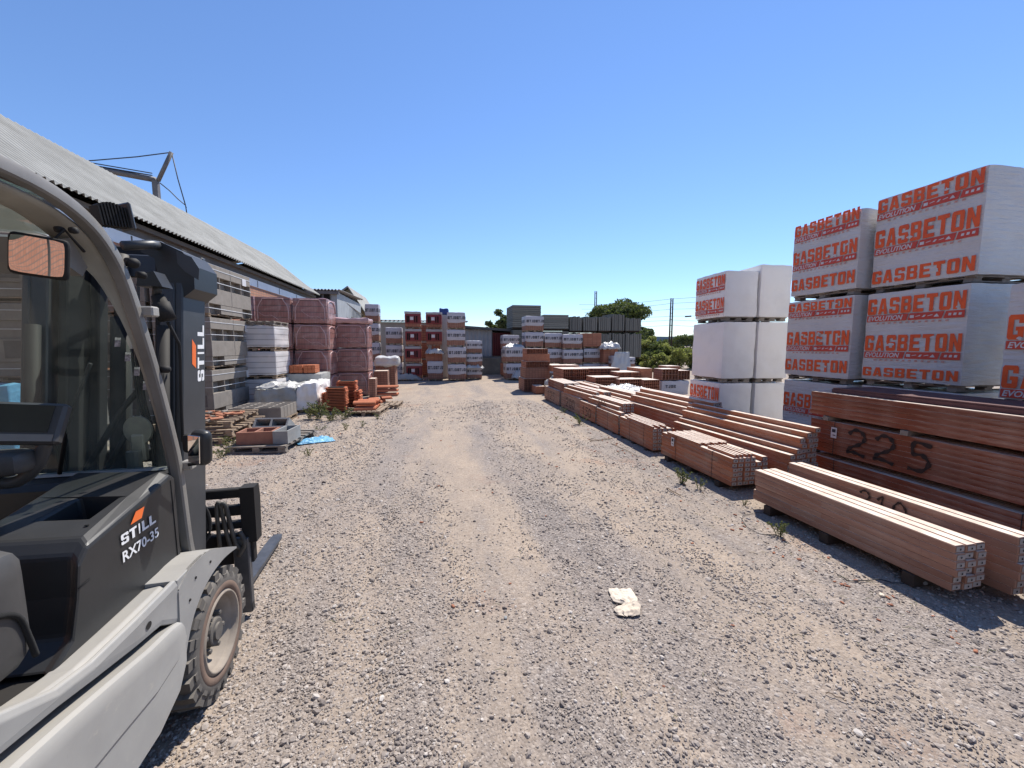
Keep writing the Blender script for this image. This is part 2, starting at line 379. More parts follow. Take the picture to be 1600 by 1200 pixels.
# truck
M['tgrey'] = plain('grey_paint', (.27, .275, .275), (.19, .195, .2), .42, 3.2, bmp=.05, dust=.55, dustc=(.44, .40, .335))
M['tframe'] = plain('grey_frame', (.16, .157, .15), (.10, .098, .095), .45, 5, bmp=.06, dust=.35)
M['tblack'] = plain('black_plastic', (.016, .017, .019), (.011, .012, .013), .42, 6, bmp=.12, bdist=.002, dust=.085, dustc=(.25, .235, .22))
M['tblack2'] = plain('seat_plastic', (.035, .035, .037), (.022, .022, .024), .5, 6, bmp=.1, bdist=.002, dust=.2, dustc=(.3, .28, .25))
M['tdark'] = plain('dark_steel', (.013, .013, .014), (.008, .008, .009), .7, 8, bmp=.1, dust=.05, spec=.25)
M['mastp'] = plain('mast_paint', (.038, .04, .044), (.026, .028, .031), .45, 5, bmp=.06, dust=.12, dustc=(.25, .25, .25))
M['rubber'] = plain('rubber', (.075, .07, .065), (.045, .042, .04), .9, 9, bmp=.25, dust=.5, dustc=(.30, .265, .225))
M['rimdust'] = plain('dusty_rim', (.30, .25, .20), (.17, .14, .115), .85, 9, bmp=.2, dust=.4)
M['rimbrown'] = plain('rusty_band', (.20, .135, .10), (.13, .09, .07), .85, 9, bmp=.2)
M['trim'] = plain('beige_trim', (.29, .28, .245), (.21, .20, .175), .6, 5, dust=.25)
M['clampm'] = plain('pale_clamp', (.34, .32, .29), (.24, .23, .21), .5, 8)
M['decal'] = plain('worn_decal', (.45, .42, .42), (.12, .10, .10), .6, 90, bmp=0)
M['discd'] = plain('shaded_disc', (.07, .065, .06), (.035, .033, .03), .8, 9, bmp=.2, dust=.25)  # shadow inside the wheel dish put into the disc colour
M['forksteel'] = plain('fork_steel', (.12, .125, .135), (.07, .072, .078), .38, 10, .4, bmp=.1)
M['grease'] = plain('greasy_steel', (.11, .10, .085), (.05, .045, .04), .65, 12, 0)
M['logo_or'] = plain('orange_logo', (.78, .16, .03), (.72, .14, .03), .5, 9, bmp=0)
M['logo_w'] = plain('white_logo', (.75, .75, .75), (.68, .68, .68), .5, 9, bmp=0)
M['screen'] = plain('screen', (.05, .045, .035), (.04, .037, .03), .18, 9, bmp=0)
M['glass'] = glassmat('cab_glass', (.68, .77, .73), dirt=.15)
M['roofglass'] = glassmat('roof_glass', (.62, .74, .74), rough=.08, dirt=.35)
M['mirror'], _t, _b = newmat('mirror'); _b.inputs['Metallic'].default_value = 1; _b.inputs['Roughness'].default_value = .02; _b.inputs['Base Color'].default_value = (.8, .8, .8, 1)

# ground
m, t, b = newmat('gravel_ground'); M['ground'] = m
v_ = coords(t); sp = N(t, 'SeparateXYZ'); t.links.new(v_, sp.inputs[0])
vor = N(t, 'TexVoronoi'); vor.inputs['Scale'].default_value = 62; t.links.new(v_, vor.inputs['Vector'])
vor2 = N(t, 'TexVoronoi'); vor2.inputs['Scale'].default_value = 120; t.links.new(v_, vor2.inputs['Vector'])
sc1 = N(t, 'SeparateColor'); t.links.new(vor.outputs['Color'], sc1.inputs[0])
st = ramp(t, sc1.outputs[0], [(0, (.16, .14, .13)), (.45, (.28, .24, .215)), (.8, (.40, .35, .31)), (1, (.56, .51, .46))])
sc2 = N(t, 'SeparateColor'); t.links.new(vor2.outputs['Color'], sc2.inputs[0])
st2 = ramp(t, sc2.outputs[0], [(0, (.18, .155, .14)), (.5, (.32, .275, .24)), (1, (.50, .44, .39))])
stc = mix(t, ramp(t, noisetex(t, v_, 6, 4), [(.4, (0,) * 3), (.6, (1,) * 3)]), st, st2)
sand = ramp(t, noisetex(t, v_, 30, 9, .85), [(.33, (.22, .172, .125)), (.44, (.39, .31, .235)), (.56, (.50, .405, .31)), (.68, (.62, .525, .425))])
sand = mix(t, .25, sand, stc)
ys = coords(t, (1.15, .16, 1)); strip = noisetex(t, ys, 1.3, 6, .62)
# wheel lanes run along the yard, sandier where tyres have ground the gravel in
lane = N(t, 'Math', operation='SINE'); t.links.new(math_(t, 'MULTIPLY_ADD', sp.outputs[0], 3.3, .9), lane.inputs[0])
sf = math_(t, 'ADD', strip, math_(t, 'MULTIPLY', lane.outputs[0], .07))
fary = N(t, 'MapRange'); t.links.new(sp.outputs[1], fary.inputs[0]); fary.inputs[1].default_value = 2; fary.inputs[2].default_value = 14
fary.inputs[3].default_value = -.06; fary.inputs[4].default_value = .03
sf = math_(t, 'ADD', sf, fary.outputs[0]); sf = math_(t, 'ADD', sf, math_(t, 'MULTIPLY_ADD', noisetex(t, v_, 9, 5, .8), .35, -.175))
sandf = ramp(t, sf, [(.35, (0.15,) * 3), (.53, (.94,) * 3)])
col = mix(t, sandf, stc, sand)
red = ramp(t, noisetex(t, coords(t), .55, 6, .75), [(.57, (0,) * 3), (.72, (.65,) * 3)]); col = mix(t, red, col, (.36, .21, .14)); blot = ramp(t, noisetex(t, coords(t, (1, .45, 1)), 2.1, 6, .7), [(.35, (.70, .70, .72)), (.65, (.90, .87, .84))]); col = mix(t, 1.0, col, blot, 'MULTIPLY')
t.links.new(col, b.inputs['Base Color']); b.inputs['Roughness'].default_value = .95; b.inputs['Specular IOR Level'].default_value = .2
h = math_(t, 'MULTIPLY', math_(t, 'SUBTRACT', 1.0, math_(t, 'MINIMUM', math_(t, 'MULTIPLY', vor.outputs['Distance'], 1.3), 1.0)), 1.0)
h = math_(t, 'MULTIPLY', h, math_(t, 'MULTIPLY_ADD', sandf, -.75, 1)); h = math_(t, 'ADD', h, math_(t, 'MULTIPLY', noisetex(t, v_, 48, 5, .7), 1.1)); h = math_(t, 'ADD', h, math_(t, 'MULTIPLY', noisetex(t, v_, 9, 4, .6), 1.2))
bump(t, b, h, .65, .011)

# ------------------------------------------------------------------ lettering
GLY = {
 'G': [[(0,.1),(.1,0),(.36,0),(.36,1),(.1,1),(0,.9)],[(.36,.8),(1,.8),(1,.9),(.9,1),(.36,1)],[(.36,0),(.64,0),(.64,.2),(.36,.2)],[(.64,0),(.9,0),(1,.1),(1,.52),(.5,.52),(.5,.36),(.64,.36)],[(.66,.66),(1,.66),(1,.8),(.66,.8)]],
 'A': [[(0,0),(.33,0),(.5,.72),(.5,1),(.28,1)],[(1,0),(.67,0),(.5,.72),(.5,1),(.72,1)],[(.37,.17),(.63,.17),(.59,.34),(.41,.34)]],
 'S': [[(0,.8),(0,.9),(.1,1),(.9,1),(1,.9),(1,.8)],[(0,.57),(.34,.57),(.34,.8),(0,.8)],[(.66,.69),(1,.69),(1,.8),(.66,.8)],[(0,.57),(.1,.43),(1,.43),(.9,.57)],[(.66,.2),(1,.2),(1,.43),(.66,.43)],[(0,.2),(.34,.2),(.34,.31),(0,.31)],[(0,.1),(.1,0),(.9,0),(1,.1),(1,.2),(0,.2)]],
 'B': [[(0,0),(.34,0),(.34,1),(0,1)],[(.34,.82),(.98,.82),(.98,.9),(.88,1),(.34,1)],[(.66,.6),(.98,.6),(.98,.82),(.66,.82)],[(.34,.42),(1,.42),(.9,.51),(.98,.6),(.34,.6)],[(.66,.18),(1,.18),(1,.42),(.66,.42)],[(.34,0),(.9,0),(1,.1),(1,.18),(.34,.18)]],
 'E': [[(0,0),(.36,0),(.36,1),(0,1)],[(.36,.8),(1,.8),(1,1),(.36,1)],[(.36,.41),(.9,.41),(.9,.59),(.36,.59)],[(.36,0),(1,0),(1,.2),(.36,.2)]],
 'T': [[(0,.78),(1,.78),(1,1),(0,1)],[(.32,0),(.68,0),(.68,.78),(.32,.78)]],
 'O': [[(0,.1),(.1,0),(.35,0),(.35,1),(.1,1),(0,.9)],[(1,.1),(.9,0),(.65,0),(.65,1),(.9,1),(1,.9)],[(.35,.8),(.65,.8),(.65,1),(.35,1)],[(.35,0),(.65,0),(.65,.2),(.35,.2)]],
 'N': [[(0,0),(.33,0),(.33,1),(0,1)],[(.67,0),(1,0),(1,1),(.67,1)],[(.33,1),(.33,.55),(.67,0),(.67,.45)]],
 'I': [[(.3,0),(.7,0),(.7,1),(.3,1)]],
 'L': [[(0,0),(.36,0),(.36,1),(0,1)],[(.36,0),(1,0),(1,.22),(.36,.22)]],
 'J': [[(.55,0),(.82,0),(.92,.1),(.92,1),(.55,1)],[(0,.1),(.1,0),(.55,0),(.55,.24),(0,.24)]],
 'D': [[(0,0),(.34,0),(.34,1),(0,1)],[(1,.14),(.86,0),(.66,0),(.66,1),(.86,1),(1,.86)],[(.34,.8),(.66,.8),(.66,1),(.34,1)],[(.34,0),(.66,0),(.66,.2),(.34,.2)]],
 '+': [[(0,.54),(.44,.54),(.44,1),(0,1)],[(.56,.54),(1,.54),(1,1),(.56,1)],[(0,0),(.44,0),(.44,.46),(0,.46)],[(.56,0),(1,0),(1,.46),(.56,.46)]],
}
def letters(mb, s, u0, v0, w_, h, gap, place, mi=0, shear=0.0, wmap=None, thin=1.0):
    """block letters; place(u,v)->3d point"""
    u = u0
    for ch in s:
        cw = (wmap or {}).get(ch, 1.0) * w_
        if ch != ' ':
            for poly in GLY[ch]:
                vs = [place(u + a * cw + shear * b_ * h, v0 + b_ * h) for a, b_ in poly]
                mb.add(vs, [tuple(range(len(vs)))], mi)
        u += cw + gap
    return u
_tc = {}
def textpoly(s, size=1.0, offset=0.0, xs=1.0, shear=0.0):
    """font text flattened to polygons in (u,v); returns verts, faces, width"""
    k = (s, size, offset, xs, shear)
    if k in _tc: return _tc[k]
    cu = bpy.data.curves.new('lettering', 'FONT'); cu.body = s; cu.size = size; cu.offset = offset; cu.shear = shear; cu.resolution_u = 3
    o = bpy.data.objects.new('lettering', cu); COL.objects.link(o)
    dg = bpy.context.evaluated_depsgraph_get(); me = bpy.data.meshes.new_from_object(o.evaluated_get(dg))
    vs = [(v.co.x * xs, v.co.y) for v in me.vertices]; fs = [tuple(p.vertices) for p in me.polygons]
    bpy.data.objects.remove(o); bpy.data.curves.remove(cu); bpy.data.meshes.remove(me)
    x0 = min(v[0] for v in vs); x1 = max(v[0] for v in vs); vs = [(v[0] - x0, v[1]) for v in vs]
    _tc[k] = (vs, fs, x1 - x0); return _tc[k]
def ribbon(mb, pts, wd, place, mi=0):
    """brush stroke along 2d pts"""
    vs = []; fs = []; n = len(pts)
    for i, p in enumerate(pts):
        a = pts[max(i - 1, 0)]; b = pts[min(i + 1, n - 1)]; dx, dy = b[0] - a[0], b[1] - a[1]; L = math.hypot(dx, dy) or 1
        ww = wd * (.75 + .3 * math.sin(i * 1.3)); nx, ny = -dy / L * ww / 2, dx / L * ww / 2
        vs += [place(p[0] + nx, p[1] + ny), place(p[0] - nx, p[1] - ny)]
    for i in range(n - 1): fs.append((2 * i, 2 * i + 1, 2 * i + 3, 2 * i + 2))
    mb.add(vs, fs, mi)
def smooth2(pts, k=5):
    out = []
    for i in range(len(pts) - 1):
        p0 = pts[max(i - 1, 0)]; p1 = pts[i]; p2 = pts[i + 1]; p3 = pts[min(i + 2, len(pts) - 1)]
        for j in range(k):
            q = j / k; out.append(tuple(.5 * (2 * p1[d] + (p2[d] - p0[d]) * q + (2 * p0[d] - 5 * p1[d] + 4 * p2[d] - p3[d]) * q * q + (3 * p1[d] - p0[d] - 3 * p2[d] + p3[d]) * q ** 3) for d in range(len(p1))))
    out.append(tuple(pts[-1])); return out
DIG = {'2': [(0, .8), (.25, 1), (.6, .95), (.75, .7), (.5, .45), (.1, .25), (0, .08), (.3, .1), (.8, .02)],
       '5': [(.9, .95), (.3, 1), (.25, .6), (.6, .6), (.85, .35), (.6, .05), (.1, .05)],
       '1': [(.1, .7), (.45, 1), (.42, .5), (.4, 0)],
       '0': [(.4, 1), (.05, .7), (.05, .3), (.4, 0), (.8, .3), (.8, .7), (.4, 1)]}
def spray(mb, s, u0, v0, w_, h, stroke, place, mi=0):
    for i, c in enumerate(s): ribbon(mb, smooth2([(u0 + i * w_ * 1.25 + a * w_, v0 + b_ * h) for a, b_ in DIG[c]]), stroke, place, mi)

# ================================================================== SETTING
mb = MB()
xs = sorted(set([-3000, -800, -200, -60, -25, -14] + [round(-9 + .22 * i, 3) for i in range(83)] + [14, 25, 60, 200, 800, 3000]))
ysl = sorted(set([-400, -60, -12, -4] + [round(-1.5 + .22 * i, 3) for i in range(110)] + [26, 32, 45, 80, 200, 800, 4000]))
def gz(x, y):
    if abs(x) > 9.5 or y > 24 or y < -2: return 0.0
    return .012 * ns((x * .9, y * .35, 0)) + .006 * ns((x * 4, y * 2.5, 3))
nv = len(ysl); vs = [(x, y, gz(x, y)) for x in xs for y in ysl]
fs = [(i * nv + j, (i + 1) * nv + j, (i + 1) * nv + j + 1, i * nv + j + 1) for i in range(len(xs) - 1) for j in range(nv - 1)]
mb.add(vs, fs, 0, True); tag(mb.build('ground', M['ground']), kind='structure')

# loose gravel as real stones, dense where the camera is close
def gravel():
    t_ = (1 + 5 ** .5) / 2
    iv = np.array([(-1, t_, 0), (1, t_, 0), (-1, -t_, 0), (1, -t_, 0), (0, -1, t_), (0, 1, t_), (0, -1, -t_), (0, 1, -t_), (t_, 0, -1), (t_, 0, 1), (-t_, 0, -1), (-t_, 0, 1)]) / math.sqrt(1 + t_ * t_)
    jf = np.array([(0, 11, 5), (0, 5, 1), (0, 1, 7), (0, 7, 10), (0, 10, 11), (1, 5, 9), (5, 11, 4), (11, 10, 2), (10, 7, 6), (7, 1, 8), (3, 9, 4), (3, 4, 2), (3, 2, 6), (3, 6, 8), (3, 8, 9), (4, 9, 5), (2, 4, 11), (6, 2, 10), (8, 6, 7), (9, 8, 1)])
    P = []; rng = np.random.default_rng(3)
    while len(P) < 135000:
        d = 1.1 + 12 * rng.random() ** 1.5; a = YAW + rng.uniform(-.98, .98)
        x, y = d * math.sin(a), d * math.cos(a)
        if y < .5 or x > 7 or x < -7: continue
        dens = .56 + .9 * ns((x * 1.15, y * .22, 7)) + .4 * ns((x * 2.5, y * 2.5, 1))
        if x < -.2 and y < 5: dens += .35
        if x < -.9: dens += .3
        if x > 2.0 and y < 3: dens += .1
        if y > 3.5: dens -= .05 * (y - 3.5)
        if rng.random() > dens: continue
        P.append((x, y))
    P = np.array(P); n = len(P)
    dd = np.hypot(P[:, 0], P[:, 1]); r = np.clip(rng.lognormal(math.log(.0040), .48, n), .0021, .017) * (1 + .10 * np.clip(dd - 1.5, 0, 9))
    sx = r * rng.uniform(.8, 1.5, n); sy = r * rng.uniform(.7, 1.2, n); sz = r * rng.uniform(.45, .85, n)
    V = iv[None] * (1 + rng.uniform(-.2, .2, (n, 12, 1))) * np.stack([sx, sy, sz], 1)[:, None, :]
    tl = rng.uniform(-.5, .5, n); ct, st_ = np.cos(tl)[:, None], np.sin(tl)[:, None]
    V = np.stack([V[..., 0] * ct - V[..., 2] * st_, V[..., 1], V[..., 0] * st_ + V[..., 2] * ct], -1)
    a = rng.uniform(0, 6.28, n); ca, sa = np.cos(a)[:, None], np.sin(a)[:, None]
    V = np.stack([V[..., 0] * ca - V[..., 1] * sa, V[..., 0] * sa + V[..., 1] * ca, V[..., 2]], -1)
    zz = np.array([gz(x, y) for x, y in P]) + sz * .35
    V[..., 0] += P[:, 0:1]; V[..., 1] += P[:, 1:2]; V[..., 2] += zz[:, None]
    F_ = (jf[None] + (np.arange(n) * 12)[:, None, None]).reshape(-1)
    me = bpy.data.meshes.new('loose_gravel'); me.vertices.add(n * 12); me.vertices.foreach_set('co', V.astype(np.float32).ravel())
    nf = n * 20; me.loops.add(nf * 3); me.loops.foreach_set('vertex_index', F_.astype(np.int32))
    me.polygons.add(nf); me.polygons.foreach_set('loop_start', np.arange(nf, dtype=np.int32) * 3)
    me.polygons.foreach_set('use_smooth', np.zeros(nf, dtype=bool)); me.materials.append(M['stone']); me.update(calc_edges=True); me.validate()
    tag(link('loose_gravel', me), 'grey and tan loose gravel stones scattered over the sandy yard', 'gravel', kind='stuff')
gravel()

# far hills
mb = MB()
pts = [(i * 30 - 900, 3 + 16 * abs(ns((i * .13, 0, 0))) + 5 * ns((i * .5, 1, 0))) for i in range(75)]
mb.prism([(-900, -2)] + [(x, 20 + z) for x, z in pts] + [(1320, -2)], 1, 900, 1100)
tag(mb.build('hills', M['hill']), kind='structure')

# ------------------------------------------------------------------ warehouse on the left
def corrugated(mb, A, B, C, D, pitch, amp, mi=0, per=6):
    """sheet from edge A->B (along) to D->C, ribs run across from A to D"""
    A, B, C, D = map(Vector, (A, B, C, D)); L = (B - A).length; n = int(L / pitch * per); nn = (B - A).cross(D - A).normalized()
    if nn.z < 0: nn = -nn
    mb.grid(lambda u, v_: (A.lerp(B, u)).lerp(D.lerp(C, u), v_) + nn * amp * math.sin(u * L / pitch * 2 * math.pi), n, 1, mi)
WX = -8.0; Y0, Y1 = -6.0, 28.6; ZE = 5.12
wh = thing('warehouse', 'long brick warehouse with pale corrugated fibre-cement roof behind the block stacks', 'building', (WX - 6, (Y0 + Y1) / 2, 0))
def W(x, y, z): return (x - (WX - 6), y - (Y0 + Y1) / 2, z)
mb = MB(); pr = [(WX + .35, ZE), (WX - .6, ZE + .72), (WX - 1.5, ZE + 1.5), (WX - 2.5, ZE + 2.32)]
for (xa, za), (xb, zb) in zip(pr[:-1], pr[1:]): corrugated(mb, W(xa, Y0, za), W(xa, Y1, za), W(xb, Y1, zb), W(xb, Y0, zb), .177, .034)
corrugated(mb, W(pr[-1][0], Y0, pr[-1][1] - .01), W(pr[-1][0], Y1, pr[-1][1] - .01), W(WX - 12, Y1, ZE + .3), W(WX - 12, Y0, ZE + .3), .177, .034)
mb.build('roof', M['roofgrey'], wh, recalc=False)
mb = MB(); mb.box(*[a for p in zip(W(WX - 12, Y0 + .2, 0), W(WX, Y1 - .4, 4.40)) for a in p])
mb.build('wall', M['brickwall'], wh)
mb = MB(); mb.box(*[a for p in zip(W(WX - 11.9, Y0 + .3, 4.40), W(WX + .03, Y1 - .5, 4.72)) for a in p]); 
mb.build('clerestory', M['fascia'], wh)
mb = MB(); mb.box(*[a for p in zip(W(WX - 11.8, Y0 + .4, 4.72), W(WX - .02, Y1 - .45, 4.95)) for a in p])
mb.prism([(W(WX - 11.8, 0, 0)[0], 4.96), (W(WX - .1, 0, 0)[0], 4.96), (W(WX - .9, 0, 0)[0], ZE + .75), (W(WX - 2.5, 0, 0)[0], ZE + 2.1)], 1, W(0, Y1 - .7, 0)[1], W(0, Y1 - .52, 0)[1])
mb.box(*[a for p in zip(W(WX - .5, Y0 + .1, ZE - .18), W(WX + .12, Y1 - .1, ZE - .06)) for a in p])
mb.build('soffit', M['soffit'], wh)
mb = MB()
for i in range(14):
    y = Y0 + 1 + i * 2.5; mb.box(*[a for p in zip(W(WX + .031, y, 4.42), W(WX + .038, y + .05, 4.70)) for a in p])
mb.build('mullions', M['soffit'], wh)

# steel mast with cables behind the warehouse
YG = 32
def gp(x, y, Y=YG): return PY(x, y, Y)
o0 = gp(247, 330); g0 = thing('steel_gantry', 'dark steel post with angled arm and stay cables rising behind the warehouse roof', 'gantry', (o0.x, YG, 0))
def rel(o, p): return tuple(Vector(p) - o.location)
mb = MB(); p = gp(247, 283); mb.box(-.16, .16, -.16, .16, 0, p.z, 0, .02); mb.build('post', M['steel'], g0)
mb = MB(); a = gp(243, 281); b_ = gp(120, 258); mb.tube([rel(g0, a), rel(g0, b_)], .20, 4); mb.build('beam', M['steel'], g0)
mb = MB(); a = gp(238, 274); b_ = gp(120, 254)
for dz in (0, .14): mb.tube([rel(g0, a + Vector((0, 0, dz))), rel(g0, b_ + Vector((0, 0, dz)))], .035, 5)
mb.build('rail', M['cable'], g0)
mb = MB(); mb.tube([rel(g0, gp(247, 283)), rel(g0, gp(268, 238))], .13, 6); mb.build('strut', M['steel'], g0)
mb = MB()
for pl in ([(268, 238), (214, 245), (130, 252), (60, 258)], [(268, 238), (278, 280), (291, 325)], [(250, 286), (265, 298), (278, 311), (290, 321), (292, 335)], [(150, 262), (200, 268), (236, 274)]):
    mb.tube([rel(g0, gp(*q)) for q in pl], .035, 5)
mb.build('stay_cable', M['cable'], g0)

# ------------------------------------------------------------------ buildings beyond the warehouse
def building(label, x0, x1, y0, y1, zw, wall, roof, gable=None, windows=(), name='shed'):
    o = thing(name, label, 'building', ((x0 + x1) / 2, (y0 + y1) / 2, 0)); cx, cy = (x0 + x1) / 2, (y0 + y1) / 2
    mb = MB(); mb.box(x0 - cx, x1 - cx, y0 - cy, y1 - cy, 0, zw)
    if gable: mb.prism([(x0 - cx, zw), (x1 - cx, zw), (gable[0] - cx, gable[1])], 1, y0 - cy + .01, y1 - cy - .01)
    mb.build('wall', wall, o); mb = MB()
    if gable:
        gx, gz_ = gable
        for xa in (x0 - .35, x1 + .35):
            sl_ = (gz_ - zw) / abs(gx - (x0 if xa < gx else x1)); za = zw - .35 * sl_ + .08
            mb.prism([(xa - cx, za), (gx - cx, gz_ + .08), (gx - cx, gz_ + .24), (xa - cx, za + .16)], 1, y0 - cy - .5, y1 - cy + .5)
    else:
        corrugated(mb, (x0 - cx - .3, y0 - cy - .4, zw + .12), (x1 - cx + .3, y0 - cy - .4, zw + .12), (x1 - cx + .3, y1 - cy, zw + .5), (x0 - cx - .3, y1 - cy, zw + .5), .25, .06)
        mb.box(x0 - cx - .2, x1 - cx + .2, y0 - cy - .3, y0 - cy - .02, zw - .2, zw + .04)
    mb.build('roof', roof, o)
    for (wx0, wx1, wz0, wz1) in windows:
        mb = MB(); mb.box(wx0 - cx, wx1 - cx, y0 - cy - .04, y0 - cy + .02, wz0, wz1, 0); f_ = mb.build('window', M['dark'], o)
        mb = MB(); mb.box(wx0 - cx - .06, wx0 - cx, y0 - cy - .07, y0 - cy - .01, wz0 - .05, wz1 + .05); mb.box(wx1 - cx, wx1 - cx + .06, y0 - cy - .07, y0 - cy - .01, wz0 - .05, wz1 + .05)
        mb.build('window_frame', M['steel'], f_)
    return o
a = PY(478, 452, 34); b_ = PY(526, 452, 34)
bd = building('grey shed with dark clerestory windows and corrugated roof edge just past the warehouse gable', a.x - 2, b_.x, 34, 44, a.z - .15, M['greywall'], M['steel'],
         windows=[(a.x + .6, a.x + 1.15, 5.1, 6.0), (a.x + 1.3, a.x + 1.75, 5.1, 6.0), (a.x - .3, a.x + .45, 5.1, 6.0)], name='shed')
a = PY(543, 450, 44); b_ = PY(568, 487, 44)
house = building('beige gabled building with a railed walkway, right of the grey shed', a.x - 3.2, b_.x, 44.5, 54, b_.z, M['beige'], M['roofgrey'], gable=(a.x, a.z), name='house')
mb = MB(); p1 = PY(527, 463, 34.5); p2 = PY(566, 492, 44)
for dz in (0, -1.25): mb.tube([rel(house, p1 + Vector((0, 0, dz))), rel(house, p2 + Vector((0, 0, dz)))], .045, 5)
for i in range(18):
    q = p1.lerp(p2, i / 17); mb.tube([rel(house, q), rel(house, q + Vector((0, 0, -1.3)))], .03, 4)
mb.build('railing', M['steel'], house)
mb = MB(); mb.prism([rel(house, p1)[:2], rel(house, p2)[:2], (rel(house, p2)[0] - 2, rel(house, p2)[1]), (rel(house, p1)[0] - 2, rel(house, p1)[1])], 2, p1.z - 1.5, p1.z - 1.3)
mb.build('walkway', M['soffit'], house)
a = PY(557, 474, 58); b_ = PY(569, 488, 58)
building('second beige gabled building, smaller and farther off behind the first gable', a.x - 2.6, b_.x, 58, 66, b_.z, M['beige'], M['roofgrey'], gable=(a.x, a.z), name='house')

# low sheds closing the yard at the far end
YS = 25.5
a = PY(590, 503, YS); b_ = PY(640, 503, YS)
o = thing('shed', 'low pale shed with dark roof edge behind the leftmost white pallet columns', 'building', (a.x, YS, 0))
mb = MB(); mb.box(-.2, b_.x - a.x + 3.4, 0, 4, 0, a.z); mb.build('wall', M['palewall'], o)
mb = MB(); corrugated(mb, (-.3, -.3, a.z + .05), (b_.x - a.x + 3.6, -.3, a.z + .05), (b_.x - a.x + 3.6, 4.2, a.z + .35), (-.3, 4.2, a.z + .35), .25, .06); mb.build('roof', M['roofdark'], o)
a = PY(727, 512, YS); b_ = PY(802, 519, YS); c_ = PY(769, 516, YS)
o = thing('shed', 'grey corrugated sheet shed with dark red doors beyond the yard end', 'building', (a.x, YS, 0))
mb = MB(); mb.box(-2.2, b_.x - a.x, .1, 4, 0, b_.z - .05)
mb.grid(lambda u, v_: (-2.2 + u * (c_.x - a.x + 2.2), .02 * math.sin(u * 95), 1.1 + v_ * (a.z - 1.2)), 200, 1, 0, True); mb.build('wall', M['greywall'], o)
mb = MB(); mb.prism([(-2.3, 1.1 + a.z - 1.0), (b_.x - a.x + .3, b_.z), (b_.x - a.x + .3, b_.z + .14), (-2.3, a.z + .26)], 1, -.4, 4.2); mb.build('roof', M['roofdark'], o)
mb = MB(); mb.grid(lambda u, v_: (c_.x - a.x + u * (b_.x - c_.x), -.05 + .02 * math.sin(u * 60), 1.15 + v_ * (b_.z - 1.2)), 100, 1, 0, True); mb.build('door', M['darkred'], o)
a = PY(740, 560, 25); b_ = PY(806, 560, 25)
mb = MB(); mb.box(0, b_.x - a.x + 1.5, 0, .3, 0, 1.05, 0, .03)
tag(mb.build('retaining_wall', M['oldwall'], None, (a.x - .6, 24.6, 0)), 'low stained concrete wall in front of the dark red doors', 'wall')

# ------------------------------------------------------------------ trees
def crown(mb, c, rad, n, leaf, seed, shape=1.0, clumps=26):
    rng = random.Random(seed); cl = []
    for i in range(clumps):
        while True:
            d = Vector((rng.uniform(-1, 1), rng.uniform(-1, 1), rng.uniform(-.75, 1)))
            if .25 < d.length < 1: break
        r_ = rng.uniform(.22, .4); cl.append((Vector((d.x * rad[0] * .82, d.y * rad[1] * .82, d.z * rad[2] * .82)) + Vector(c), r_))
    for i in range(n):
        cc, r_ = rng.choice(cl); d = Vector((rng.gauss(0, 1), rng.gauss(0, 1), rng.gauss(0, 1))).normalized() * (rng.random() ** .4)
        p = cc + Vector((d.x * rad[0] * r_, d.y * rad[1] * r_, d.z * rad[2] * r_ * .8)); s_ = leaf * rng.uniform(.5, 1.3)
        a_ = Vector((rng.gauss(0, 1), rng.gauss(0, 1), rng.gauss(0, .6))).normalized(); b2 = a_.cross(Vector((rng.gauss(0, 1), rng.gauss(0, 1), rng.gauss(0, 1)))).normalized()
        mb.add([p - a_ * s_, p + b2 * s_ * .5, p + a_ * s_, p - b2 * s_ * .5], [(0, 1, 2, 3)])
def tree(label, x, y, h, rad, n, leaf, seed, mat='leaf', name='tree', cat='tree', group=None, zc=None, clumps=26):
    o = thing(name, label, cat, (x, y, 0), 0, group); zc = zc or h - rad[2] * 1.05
    mb = MB(); rng = random.Random(seed)
    mb.tube([(0, 0, 0), (.05, 0, zc * .5), (0, .05, zc)], [.02 * h + .04, .015 * h + .03, .008 * h + .02], 8)
    for k in range(7):
        a_ = k * .9 + rng.random(); zb = zc * rng.uniform(.45, .9)
        mb.tube([(0, 0, zb), (math.cos(a_) * rad[0] * .35, math.sin(a_) * rad[1] * .35, zb + rad[2] * .3), (math.cos(a_) * rad[0] * .65, math.sin(a_) * rad[1] * .65, zb + rad[2] * .55)], [.009 * h, .006 * h, .002 * h], 6)
    mb.build('trunk', M['bark'], o)
    mb = MB(); crown(mb, (0, 0, zc), rad, n, leaf, seed, clumps=clumps); mb.build('crown', M[mat], o, recalc=False); return o
p = PY(967, 465, 38); tree('broad dark green tree behind the grey formwork stacks', p.x, 38, p.z + .1, (3.9, 3, 2.7), 22000, .17, 1, zc=p.z - 2.6, clumps=44)
p = PY(1005, 500, 37); tree('dark tree at the right edge of the broad tree, reaching lower', p.x, 36.5, p.z - .2, (1.5, 1.8, 2.2), 6000, .16, 8, zc=p.z - 2.6)
p = PY(781, 487, 40); tree('small loose dark tree behind the shed, left of the tall grey stack', p.x, 40, p.z + .2, (1.5, 1.3, 1.3), 3200, .15, 2, zc=p.z - 1.0, clumps=16)
